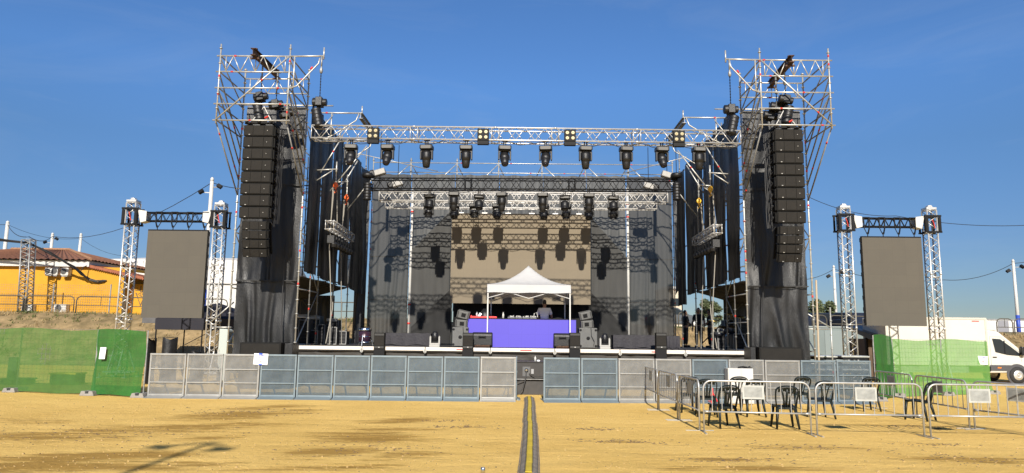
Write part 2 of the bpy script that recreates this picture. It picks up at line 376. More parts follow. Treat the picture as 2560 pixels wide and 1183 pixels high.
# small stones and crumbs of litter lying on the sand
mb = MB(); rg = random.Random(9)
for i in range(4200):
    y = 9.2 + 12 * rg.random() ** 1.6; x = rg.uniform(-1, 1) * (y * .78)
    if -.1 < x < .6 and y < 21.5: continue
    s = rg.uniform(.004, .013) * (1.8 if rg.random() < .06 else 1)
    vs = [(x + s * rg.uniform(.6, 1.3) * a, y + s * rg.uniform(.6, 1.3) * b, gz(x, y) + (s * rg.uniform(.5, .9) if c else -.003)) for a, b, c in ((-1, -1, 0), (1, -1, 0), (1, 1, 0), (-1, 1, 0), (-.5, -.4, 1), (.5, -.5, 1), (.4, .5, 1), (-.5, .4, 1))]
    mb.add(vs, [(4, 5, 6, 7), (0, 1, 5, 4), (1, 2, 6, 5), (2, 3, 7, 6), (3, 0, 4, 7)], 0 if rg.random() < .82 else 1)
for px, py, rx, ry, n in ((1170, 1068, .8, .18, 60), (1105, 1052, .7, .12, 40), (1490, 1073, .7, .15, 60), (1560, 1105, 1.0, .2, 90), (2280, 1068, 1.2, .35, 90), (2000, 1120, 1.4, .4, 70), (2330, 1112, .8, .2, 50), (1830, 1150, .9, .2, 60), (300, 1085, 2.2, .8, 130), (620, 1030, 1.6, .7, 110), (2440, 1150, 1.2, .5, 60), (900, 1120, 1.4, .6, 80)):
    c = G(px, py)
    for i in range(n):
        x, y = c.x + rg.gauss(0, rx * .5), c.y + rg.gauss(0, ry * .7); a = rg.uniform(-.5, .5); l, w_ = rg.uniform(.012, .045), rg.uniform(.004, .012); z = gz(x, y)
        d, n_ = V((math.cos(a), math.sin(a), 0)), V((-math.sin(a), math.cos(a), 0)); p = V((x, y, z))
        mb.add([p - d * l - n_ * w_, p + d * l - n_ * w_, p + d * l + n_ * w_, p - d * l + n_ * w_, p + V((0, 0, rg.uniform(.006, .016)))], [(0, 1, 4), (1, 2, 4), (2, 3, 4), (3, 0, 4)], 1)
tag(mb.build('gravel', [mat('sand stones', (.45, .30, .12), .9), mat('dark crumbs', (.12, .08, .04), .9)]), kind='stuff')
# ================================================================== scaffolding
galvd = mat('shaded steel', (.07, .07, .07), .6, .3, .3, 7)  # steel colour darkened, painting in the shade of the wings
SIDE = {-1: 'left', 1: 'right'}
XI = {-1: -7.9, 1: 8.03}; XO = {-1: -10.28, 1: 10.34}
YF, YR, YC = 25.3, 27.8, 23.1
LV = [8.9, 9.47, 10.03, 10.6, 11.16]
rs = random.Random(3)
def rod(root, name, p0, p1, r=.026, bands=0, nodes=0, mt=None):
    mb = MB(); p0, p1 = V(p0), V(p1); d = p1 - p0; L = d.length; d = d.normalized()
    mb.tube(p0, p1, r, 7)
    if nodes:
        k = 1
        while k * nodes < L: mb.tube(p0 + d * (k * nodes - .012), p0 + d * (k * nodes + .012), r * 2.1, 8); k += 1
    for i in range(bands):
        t = rs.uniform(.12, .9) * L; mb.tube(p0 + d * t, p0 + d * min(L, t + .075), r * 1.16, 7, 1)
    return mb.build(name, [mt or galv, redp], root, smooth=True)
def lacing(root, x0, x1, y, z0, z1, n, name='lacing'):
    mb = MB(); xs = [x0 + (x1 - x0) * i / (2 * n) for i in range(2 * n + 1)]
    for i in range(2 * n): mb.tube((xs[i], y, z0 if i % 2 == 0 else z1), (xs[i + 1], y, z1 if i % 2 == 0 else z0), .017, 6)
    for x in (x0, xs[n], x1): mb.tube((x, y, z0), (x, y, z1), .018, 6)
    return mb.build(name, galv, root, smooth=True)
def tower(s):
    xi, xo = XI[s], XO[s]; sd = SIDE[s]
    t = thing('scaffold_tower', ((xi + xo) / 2, YF, 0), 'galvanised scaffold tower with cantilevered top on the %s of the stage' % sd, 'scaffold tower', 'scaffold towers beside the stage')
    for x in (xi, xo):
        rod(t, 'standard', (x, YF, 0), (x, YF, 11.55), bands=4, nodes=.5, r=.03)
        rod(t, 'standard', (x, YR, 0), (x, YR, 10.4), bands=2, nodes=.5, mt=galv2)  # darker steel paints in the shade behind the drape
        rod(t, 'standard', (x, YC, LV[0] - .12), (x, YC, 11.58), bands=2, nodes=.53)
        for i, z in enumerate(LV):
            rod(t, 'ledger', (x, YC, z), (x, YF, z), mt=galv2)
            if i < 4: rod(t, 'strut', (x, YC, z - .05), (x, YF, z - 2.15), bands=1, r=.026, mt=galv2)
        for i, z in enumerate((8.9, 10.03)): rod(t, 'brace', (x, YC, z + 1.05), (x, YF, z), r=.022, mt=galv2)
        for z in (1.4, 3.4, 5.4, 7.4, 9.4): rod(t, 'ledger', (x, YF, z), (x, YR, z), bands=1)
        for z in (1.4, 5.4): rod(t, 'brace', (x, YF, z), (x, YR, z + 2), r=.022); rod(t, 'brace', (x, YR, z + 2), (x, YF, z + 4), r=.022)
        mb = MB()
        for y in (YF, YR): mb.box(x, y, .012, .3, .3, .024); mb.tube((x, y, .02), (x, y, .25), .036, 8)
        mb.build('base_plate', galv2, t)
    for z in (2.4, 4.4, 6.4, 8.4): rod(t, 'rung', (xi, YF, z), (xi, YR, z), r=.02); 
    for z in LV: rod(t, 'ledger', (xo - .12 * s * -1, YC, z), (xi - .12 * s, YC, z), bands=1)
    for z in (LV[3], LV[4]): rod(t, 'ledger', (xo, YF, z), (xi, YF, z), bands=1)
    rod(t, 'ledger', (xo, YF, 10.15), (xi - s * .95, YF, 10.15), bands=1)
    for z in (1.4, 4.4, 7.4): rod(t, 'ledger', (xo, YR, z), (xi, YR, z)); rod(t, 'ledger', (xo, YF + .38, z), (xi, YF + .38, z))
    lacing(t, xo - s * .2, xi + s * .15, YC, LV[3], LV[4], 4); lacing(t, xo - s * .2, xi + s * .2, YF, LV[3], LV[4], 3)
    rod(t, 'brace', (xo, YC - .04, LV[0]), (xi, YC - .04, LV[4]), bands=1)
    # bracket reaching inwards from the top of the front frame
    xe = xi - s * 1.12
    rod(t, 'bracket_arm', (xi, YC, LV[4]), (xe - s * .05, YC, LV[4] + .02), r=.03)
    rod(t, 'bracket_arm', (xe - s * .03, YC, LV[4] - .1), (xe - s * .03, YC, LV[4] + .32), r=.026)
    rod(t, 'bracket_post', (xi - s * .16, YC, LV[2]), (xi - s * .16, YC, LV[4]), r=.026)
    mb = MB(); mb.path([(xe + s * .1, YC, LV[4] - .06), (xe + s * .14, YC, LV[4] - .25), (xi - s * .45, YC, LV[2] + .28), (xi - s * .28, YC, LV[2] + .08), (xi, YC, LV[2])], .026, 7)
    mb.tube((xi - s * .72, YC, LV[3] + .1), (xi - s * .78, YC, LV[3] + .19), .031, 7, 1); mb.build('bracket_brace', [galv, redp], t, smooth=True)
    return t, xe
tows = {}
for s in (-1, 1): tows[s], xe = tower(s); XI[(s, 'e')] = xe
# side scaffold walls of the stage with inner brackets
for s in (-1, 1):
    xi, xo = XI[s], XO[s]; sd = SIDE[s]
    t = thing('scaffold_wall', (xi, 30.2, 0), 'scaffold wall along the %s wing carrying the hanging black strips' % sd, 'scaffold wall', 'scaffold walls along the wings')
    for y in (26.55, 28.95, 30.7, 32.5):
        xi = XI[s] - s * max(0, y - 26) * .1
        rod(t, 'standard', (xi, y, 1.38 if y == 26.55 else 0), (xi, y, 10.4), bands=3, nodes=.5, mt=galv2)
        if y > 28: rod(t, 'standard', (xo - s * .3, y, 0), (xo - s * .3, y, 10.0 if y > 30 else 8), bands=2, nodes=.5, mt=galvd)
    xi = XI[s]
    for z in (3.92, 5.9, 7.9, 9.4): rod(t, 'ledger', (xi - s * .18, YR, z), (xi - s * .65, 32.5, z), bands=1); rod(t, 'ledger', (xo - s * .3, YR, z), (xo - s * .3, 32.5, z), mt=galv2)
    for z in (3.92, 7.9):
        for y in (28.95, 30.7, 32.5): rod(t, 'ledger', (xi, y, z), (xo - s * .3, y, z), mt=galvd)
    for z in (4, 6, 8): rod(t, 'brace', (xo - s * .3, YR, z), (xo - s * .3, 30.7, z + 1.9), r=.022, mt=galv2); rod(t, 'brace', (xi + s * .05, 32.5, z), (xi + s * .05, 29, z + 1.9), r=.02, mt=galv2)
    rod(t, 'brace', (xi, YF + .1, 2.4), (xo - s * .4, 28.9, 3.9), mt=galvd); rod(t, 'brace', (xi + s * .1, 32.4, 1.5), (xo - s * .3, 30.7, 3.8), mt=galvd)
    # inner bracket frame
    eb = W(905, 283, 26.6) if s < 0 else W(1708, 294, 26.6); xe = eb.x
    for y, zt in ((26.6, eb.z), (29.2, eb.z - .35)):
        rod(t, 'bracket_arm', (xi + s * .3, y, zt), (xe, y, zt), r=.03, bands=1)
        rod(t, 'bracket_post', (xi - s * .55, y, zt), (xi - s * .55, y, zt - 1.0)); rod(t, 'bracket_post', (xe, y, zt - .05), (xe, y, zt + .28))
        mb = MB(); mb.path([(xe + s * .1, y, zt), (xe + s * .22, y, zt - .3), (xi - s * .7, y, zt - .85), (xi - s * .4, y, zt - 1.0), (xi, y, zt - 1.05)], .026, 7); mb.build('bracket_brace', galv, t, smooth=True)
        rod(t, 'bracket_arm', (xi, y, zt - 1.05), (xi - s * .7, y, zt - 1.05))
        rod(t, 'strut', (xe + s * .7, y, zt - .9), (xi - s * .1, y, zt - 2.6), bands=1); rod(t, 'strut', (xe - s * .15, y + .4, zt - 1.2), (xe + s * 1.2, y + .4, zt - 3.0), bands=1)
        rod(t, 'brace', (xi, y - .05, zt - .9), (xi - s * .62, y - .05, zt - .1), r=.02)
    for y, zz in ((26.35, 7.95), (28.1, 7.85)):
        rod(t, 'pulley_arm', (xi, y, zz), (xi - s * .95, y, zz + .06), r=.026); rod(t, 'pulley_arm', (xi, y, zz - .5), (xi - s * .75, y, zz), r=.022)
        rod(t, 'pulley_arm', (xi - s * .9, y, zz - .16), (xi - s * .9, y, zz + .34), r=.03)
    mb = MB(); rp = random.Random(4 + s)
    for i in range(11):
        y0 = 25.75 + i * .62; mb.grid(lambda u, v: (xi + s * .05 + (xo - xi - s * .1) * v, y0 + .59 * u, 3.9 - .62 * v - .02 * math.sin(v * 3 + i)), 1, 6)
    o = mb.build('roof_plank', planks, t); o.modifiers.new('solid', 'SOLIDIFY').thickness = .045
    # inner I-beam running back from the bracket end
    b = MB(); x = xe
    y0, y1, z0 = 26.4, 29.4, eb.z - .16
    b.box(x, (y0 + y1) / 2, z0, .012, y1 - y0, .2); b.box(x, (y0 + y1) / 2, z0 + .106, .15, y1 - y0, .012); b.box(x, (y0 + y1) / 2, z0 - .106, .15, y1 - y0, .012)
    tag(b.build('steel_beam', galv2), 'grey steel beam lying over the inner brackets of the %s wing' % sd, 'steel beam', 'steel beams on the scaffolding')
    # brown I-beam lying on top of the tower
    p0, p1 = (W(632, 128, 22.55), W(697, 190, 25.5)) if s < 0 else (W(1980, 146, 22.55), W(1925, 212, 25.5))
    b = MB(); d = (p1 - p0).normalized(); rt = Matrix((d.cross(V((0, 0, 1))).normalized(), d, d.cross(V((0, 0, 1))).normalized().cross(d))).transposed(); c = (p0 + p1) / 2; L = (p1 - p0).length
    for dz, sx, sz in ((0, .014, .2), (.106, .17, .016), (-.106, .17, .016)): q = c + rt @ V((0, 0, dz)); b.box(q.x, q.y, q.z, sx, L, sz, rot=rt)
    ro = tag(b.build('steel_beam', rusty), 'rusty brown steel beam lying across the top of the %s scaffold tower' % sd, 'steel beam', 'steel beams on the scaffolding')
    b = MB()
    for k in (.09, .93):
        q = p0 + (p1 - p0) * k; b.box(q.x, q.y, q.z - .17, .3, .09, .05, rot=rt); b.box(q.x, q.y, q.z + .15, .12, .1, .07, rot=rt)
    b.build('beam_clamp', [rusty, whitep][0:1], ro)
# scaffold behind the back wall
t = thing('rear_scaffold', (0, 33.0, 0), 'scaffold frame standing behind the black rear drapes, its rails showing above them', 'scaffold frame')
YB = 32.95
xs = [W(px, 410, YB).x for px in (1028, 1143, 1247, 1355, 1463, 1570)]
xs = [-7.0] + xs + [7.15]; zt = W(1247, 409, YB).z; zl = W(1247, 433, YB).z
for x in xs: rod(t, 'standard', (x, YB, 0), (x, YB, zt + .22), bands=5, nodes=.5, r=.034 if abs(abs(x) - 5) < .6 else .027)
for px in (1027, 1570): q_ = W(px, 640, 32.42); rod(t, 'white_standard', (q_.x, 32.42, 1.39), (q_.x, 32.42, W(px, 470, 32.42).z), r=.06, bands=3, mt=whitep)
for z in (zt, zl, 5.4, 3.4): rod(t, 'ledger', (xs[0], YB, z), (xs[-1], YB, z), bands=4, r=.022)
for i, x in enumerate(xs[1:-1]): 
    rod(t, 'strut', (x, YB, zt - .02), (x + (-.9 if i < 3 else .9), YB - .35, zl - .55), r=.022); rod(t, 'strut', (x, YB + .02, zt - .05), (x + (.3 if i < 3 else -.3), YB + .9, zl - .1), r=.022, mt=galv2)
    rod(t, 'brace', (xs[i], YB + .05, 1.4), (x, YB + .05, 3.4), r=.02, mt=galv2)
rod(t, 'brace', (xs[0] - .4, YB - 1.2, zt + .1), (xs[2] - .9, YB, zl + .05), r=.02); rod(t, 'brace', (xs[-1] + .4, YB - 1.2, zt + .1), (xs[-2] - .2, YB, zl + .05), r=.02)

# ================================================================== drapes
def drape_mb(A, B, z0, z1, amp, fr, seed, nz_=22, sag=0.0, z0b=None, seams=(), wav=1.0):
    A, B = V((A[0], A[1], 0)), V((B[0], B[1], 0)); L = (B - A).length; d = (B - A).normalized(); n = V((d.y, -d.x, 0))
    nu = max(8, int(L / .055)); mb = MB()
    def fn(u, v):
        x = u * L; e = .35 + .65 * (1 - v)
        ph = 1.3 * noise.noise((x * .5 * wav, v * 1.2, seed)) + 1.2 * noise.noise((x * 1.7 * wav, v * .7, seed + 9))
        o = amp * e * (math.sin(x * fr + ph * 4) + .55 * math.sin(x * fr * 2.3 + ph * 5 + seed) + .7 * noise.noise((x * 1.1, v * 2.2, seed + 3)))
        o += .012 * noise.noise((x * 5, v * 14, seed))
        zb = z0 if z0b is None else z0 + (z0b - z0) * u
        z = zb + (z1 - zb) * v
        if v == 0: z += .03 * math.sin(x * 5 + seed)
        if v == 1: z -= sag * abs(math.sin(x * 4.5))
        return A + d * (x + .02 * noise.noise((v * 6, seed, x))) + n * o + V((0, 0, z))
    mb.grid(fn, nu, nz_); return mb
for s in (-1, 1):
    xi, xo = XI[s], XO[s]; sd = SIDE[s]
    a, b_ = (xo + .1, xi - .08) if s < 0 else (xi + .08, xo - .1)
    t = thing('black_drape', ((a + b_) / 2, YF + .2, .5), 'tall black drape of the %s scaffold tower behind the hanging loudspeaker array' % sd, 'drape', 'black drapes on the scaffold towers')
    drape_mb((a, YF + .2), (b_, YF + .2), .5, 3.7, .065, 6.5, 3 + s, nz_=16).build('lower_cloth', drape, t, smooth=True)
    drape_mb((a, YF + .18), (b_, YF + .18), 3.66, 7.2, .06, 5.5, 5.3 + s, nz_=18).build('middle_cloth', drape, t, smooth=True)
    drape_mb((a, YF + .15), (b_, YF + .15), 7.17, 10.15, .04, 3.6, 8.1 + s, nz_=14).build('upper_cloth', drape, t, smooth=True)
    sm_ = mat('drape seam', (.03, .03, .03), .8)
    for z in (3.68, 7.18, 8.1, 9.15): MB().grid(lambda u, v: (a + (b_ - a) * u, YF + .03 + .012 * noise.noise((u * 8, z, 1)) , z - .018 + .036 * v), 20, 1).build('seam', sm_, t)
    mb = MB(); x = xi + s * .55
    mb.path([(x, YF - .03, 5.0), (x + .02, YF - .04, 3.6), (x - .05 * s, YF - .05, 2.4), (x - .12 * s, YF - .03, 1.0)], .022, 6)
    tag(mb.build('signal_cable', wire), 'thick dark cable hanging down the drape of the %s tower' % sd, 'cable')
    # vertical strips of the wing
    n = 6; ys = 25.55
    for i in range(n):
        y0 = ys + i * 1.13; y1 = y0 + (1.09 if i < n - 1 else .98)
        xa = lambda y: xi - s * (.1 + .112 * (y - 25.5))
        zb = 3.98 - .075 * i - (.35 if (i == 5 and s > 0) else 0)
        o = drape_mb((xa(y0), y0), (xa(y1), y1), zb + .08 * rs.random(), 10.25 - .19 * i, .05, 7.5, 11 + i * 2.3 + s, sag=.05, z0b=zb - .05).build('black_strip', drape, None, smooth=True)
        tag(o, '%s black cloth strip from the front along the %s wing' % (ORD[i], sd), 'cloth strip', 'hanging cloth strips of the wings')
    x0 = -7.55 if s < 0 else 7.05; x1 = -6.98 if s < 0 else 7.42
    o = drape_mb((x0, 32.35), (x1, 32.3), 1.42 if s < 0 else 3.7, 9.2, .06, 8, 31 + s, z0b=1.42 if s < 0 else 4.3, nz_=30).build('black_strip', drape, None, smooth=True)
    tag(o, 'black cloth strip reaching the deck at the rear left corner' if s < 0 else 'black cloth strip with slanted lower edge at the rear right corner', 'cloth strip', 'hanging cloth strips of the wings')
# rear wall drapes, one hanging cloth per bay
YW = 32.6
edges = [925, 1024, 1134, 1246, 1357, 1466, 1566, 1684]
ex = [W(p, 640, YW).x for p in edges]
for i in range(7):
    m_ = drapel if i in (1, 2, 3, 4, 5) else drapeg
    g = .035 if i in (0, 6) else .012
    z1 = W(1250, 438, YW).z
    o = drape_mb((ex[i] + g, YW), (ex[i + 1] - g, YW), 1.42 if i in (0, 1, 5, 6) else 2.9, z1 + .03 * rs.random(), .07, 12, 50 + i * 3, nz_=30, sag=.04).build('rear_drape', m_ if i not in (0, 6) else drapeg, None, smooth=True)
    tag(o, '%s from the left of the sunlit grey rear drapes behind the stage' % ORD[i], 'drape', 'rear drapes of the stage')
for s, xa, xb, y1a, y2a in ((-1, 1128, 1027, 526, 722), (1, 1478, 1570, 545, 732)):
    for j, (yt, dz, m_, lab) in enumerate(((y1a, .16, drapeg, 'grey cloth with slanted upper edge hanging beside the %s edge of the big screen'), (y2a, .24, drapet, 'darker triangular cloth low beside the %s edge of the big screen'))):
        A_, B_ = W(xa, yt, YW - dz), W(xb, yt + (102 if j == 0 else 96), YW - dz); z0 = 1.43
        mb = MB()
        def fn(u, v):
            x = A_.x + (B_.x - A_.x) * u; zt = A_.z + (B_.z - A_.z) * u
            return (x, YW - dz + .02 * math.sin(x * 9 + 2 * noise.noise((x, v, 1))) + .02 * noise.noise((x * 2, v * 5, 3)), z0 + (max(zt, z0 + .02) - z0) * v)
        mb.grid(fn, 36, 24)
        tag(mb.build('triangular_drape', m_, smooth=True), lab % SIDE[s], 'drape', 'slanted drapes beside the big screen')
for s, a_, b_, y in ((-1, -10.2, -8.5, 32.75), (1, 9.1, 10.35, 32.0)):  # cloths added to darken the wings behind the equipment
    tag(drape_mb((a_, y), (b_, y), 1.4, 3.55, .05, 7, 77 + s, nz_=10).build('wing_darkening_cloth', drape, smooth=True), 'black cloth added behind the stored equipment to darken the %s wing' % SIDE[s], 'drape', 'added dark cloths of the wings')
# black backdrop under the screen
o = drape_mb((W(1135, 800, 32.3).x, 32.2), (W(1478, 800, 32.3).x, 32.2), 1.42, 3.6, .06, 7, 91).build('backdrop', mat('matt black cloth', (.006, .006, .006), .9), None, smooth=True)
tag(o, 'matt black backdrop cloth hanging below the big screen', 'backdrop')

# ================================================================== trusses
def truss(name, label, cat, group, p0, p1, w_, h_, mt, bays, joints=(), roll=0.0, r=.025, lr=.013, ends=True):
    p0, p1 = V(p0), V(p1); d = (p1 - p0); L = d.length; d.normalize()
    up = V((0, 0, 1)) if abs(d.z) < .9 else V((0, 1, 0))
    sdv = d.cross(up).normalized(); up = sdv.cross(d)
    t = thing(name, (p0 + p1) / 2 if abs(d.z) < .9 else p0, label, cat, group)
    P = lambda a, b, c: p0 + d * a + sdv * b + up * c
    for b in (-1, 1):
        for c in (-1, 1):
            mb = MB(); mb.tube(P(0, b * w_ / 2, c * h_ / 2), P(L, b * w_ / 2, c * h_ / 2), r, 8)
            for j in joints: mb.tube(P(j * L - .05, b * w_ / 2, c * h_ / 2), P(j * L + .05, b * w_ / 2, c * h_ / 2), r * 1.45, 8)
            mb.build('chord', mt, t, smooth=True)
    n = bays * 2; st = L / n
    for face in range(4):
        mb = MB()
        for i in range(n):
            k = 1 if (i + (face // 2)) % 2 == 0 else -1
            if face == 0: q = (P(i * st, -w_ / 2, -k * h_ / 2), P((i + 1) * st, -w_ / 2, k * h_ / 2))
            elif face == 1: q = (P(i * st, w_ / 2, k * h_ / 2), P((i + 1) * st, w_ / 2, -k * h_ / 2))
            elif face == 2: q = (P(i * st, -k * w_ / 2, -h_ / 2), P((i + 1) * st, k * w_ / 2, -h_ / 2))
            else: q = (P(i * st, k * w_ / 2, h_ / 2), P((i + 1) * st, -k * w_ / 2, h_ / 2))
            mb.tube(q[0], q[1], lr, 6)
        mb.build('lacing', mt, t, smooth=True)
    for a in ([0.0, L] if ends else []) + [j * L + e for j in joints for e in (-.12, .12)]:
        mb = MB()
        for b, c, b2, c2 in ((-1, -1, -1, 1), (-1, 1, 1, 1), (1, 1, 1, -1), (1, -1, -1, -1)): mb.tube(P(a, b * w_ / 2, c * h_ / 2), P(a, b2 * w_ / 2, c2 * h_ / 2), lr * 1.15, 6)
        mb.build('end_frame', mt, t, smooth=True)
    return t
alu2 = mat('dull aluminium', (.68, .66, .62), .45, .2, .2, 9)
YT = 23.2
truss('lighting_truss', 'long silver box truss hung across the front of the stage top', 'truss', 'lighting trusses', (W(783, 333, YT).x, YT, W(783, 333, YT).z), (W(1847, 347, YT).x, YT, W(1847, 347, YT).z), .42, .43, alu, 22, joints=(.24, .43, .57, .76))
A0, A1 = W(927, 461, 27.9), W(1690, 464, 27.9)
truss('lighting_truss', 'black box truss, nearest of the three dark rows above the stage', 'truss', 'lighting trusses', A0, A1, .45, .42, blackm, 22, joints=(.32, .66))
B0, B1 = W(950, 492, 29.8), W(1667, 497, 29.8)
truss('lighting_truss', 'middle silver box truss behind the black one above the stage', 'truss', 'lighting trusses', B0, B1, .42, .38, alu2, 22, joints=(.33, .66))
C0, C1 = W(965, 512, 31.5), W(1640, 516, 31.5)
truss('lighting_truss', 'rearmost silver box truss carrying the big screen', 'truss', 'lighting trusses', C0, C1, .36, .3, alu2, 22, joints=(.33, .66))
for k, (s, c) in enumerate(((-1, A0), (1, A1))):
    for j, (dx, yy) in enumerate(((.35, 27.9), (.75, 29.8))):
        x = c.x + -s * dx; z = (8.0 if j == 0 else 7.95) + .2
        t = thing('chain_hoist', (x, yy, z), '%s hoist motor sitting on the %s end of the %s truss' % ('grey cased' if j else 'pale cased', SIDE[s], 'black' if j == 0 else 'middle silver'), 'chain hoist', 'chain hoists')
        MB().box(x, yy, z + .05, .45, .3, .24, rot=Matrix.Rotation(.3 * s, 3, 'Y')).build('motor_case', mat('hoist grey', (.30, .29, .27), .5, .2, .2), t, bevel=.03)
        MB().lathe([(.1, -.16), (.15, -.12), (.15, .12), (.1, .16)], 12, (x + s * .3, yy, z - .02), Matrix.Rotation(math.pi / 2, 3, 'X')).build('chain_bag', blackp, t, smooth=True)
        mb = MB(); mb.tube((x, yy, z + .1), (x, yy, 9.9), .014, 5); mb.build('chain', blackm, t)
        MB().tube((x, yy, z - .1), (x, yy, z - .42), .02, 6).build('hook', blackm, t)
    # black chain bags hanging at the truss ends
    x = c.x - (-s) * .12
    q = W(920, 440, 27.6) if s < 0 else W(1691, 440, 27.6)
    t = thing('chain_hoist', (q.x, q.y, q.z), 'black hoist with ribbed chain bag beside the %s end of the black truss' % SIDE[s], 'chain hoist', 'chain hoists')
    MB().lathe([(.08, -.1), (.2, -.07), (.24, .02), (.2, .1), (.06, .13)], 12, q).build('motor_case', blackp, t, smooth=True)
    mb = MB(); pr = []
    for i in range(6): pr += [(.13, -.28 - i * .12), (.16, -.31 - i * .12), (.16, -.37 - i * .12)]
    mb.lathe(pr, 12, q).build('chain_bag', blackp, t, smooth=True)
    MB().tube(q, (q.x, q.y, 9.7), .014, 5).build('chain', blackm, t)
# hoists of the front truss and of the arrays
def hoist(p, ztop, label, tilt=0.0, bag=True, sc_=1.0, s=1):
    t = thing('chain_hoist', p, label, 'chain hoist', 'chain hoists')
    rt = Matrix.Rotation(tilt, 3, 'Y')
    mb = MB(); mb.lathe([(.1, -.24), (.15, -.22), (.155, .1), (.12, .12), (.12, .24)], 14, p, rt @ Matrix.Rotation(math.pi / 2, 3, 'Y')); mb.box(p[0], p[1], p[2], .22, .34, .3, rot=rt); mb.build('motor_case', blackp, t, bevel=.015)
    mb = MB()
    if bag:
        c = V(p) + V((s * .12, 0, -.2)); r2 = Matrix.Rotation(.22 * s, 3, 'Y')
        pr = [(.05, 0)]
        for i in range(5): pr += [(.15, -.03 - i * .13), (.175, -.06 - i * .13), (.165, -.13 - i * .13)]
        pr += [(.1, -.7)]
        mb.lathe(pr, 14, c, r2).build('chain_bag', blackp, t, smooth=True)
    mb = MB(); z = p[2] + .15
    while z < ztop - .05: mb.tube((p[0], p[1], z), (p[0], p[1], z + .05), .012 if int(z * 20) % 2 else .02, 5); z += .05
    mb.build('chain', blackm, t)
    mb = MB(); mb.lathe([(.02, 0), (.05, .03), (.06, .12), (.03, .2), (.02, .3)], 10, (p[0], p[1], ztop - .6)); mb.tube((p[0], p[1], ztop - .35), (p[0], p[1], ztop), .03, 6); mb.build('hook', galv2, t, smooth=True)
    return t
for s in (-1, 1):
    xe = XI[(s, 'e')] - (-s) * .1
    q = W(799, 256, YC) if s < 0 else W(1827, 274, YC)
    hoist((q.x, q.y, q.z), LV[4], 'black hoist with ribbed chain bag at the %s end of the front silver truss' % SIDE[s], 0, True, s=-1 if s < 0 else 1)
    for (px, py, dz) in (((652, 243, 0), (690, 262, 1), (716, 285, 2)) if s < 0 else ((1964, 250, 0), (1942, 268, 1), (1925, 290, 2)))[:3]:
        q = W(px, py, 23.6 + .3 * dz)
        hoist((q.x, q.y, q.z), 11.05 - .2 * dz if dz < 2 else q.z + .5, '%s black hoist hanging above the %s loudspeaker array' % (('upper', 'middle', 'lower')[dz], SIDE[s]), .2 * s, dz == 0, s=s)

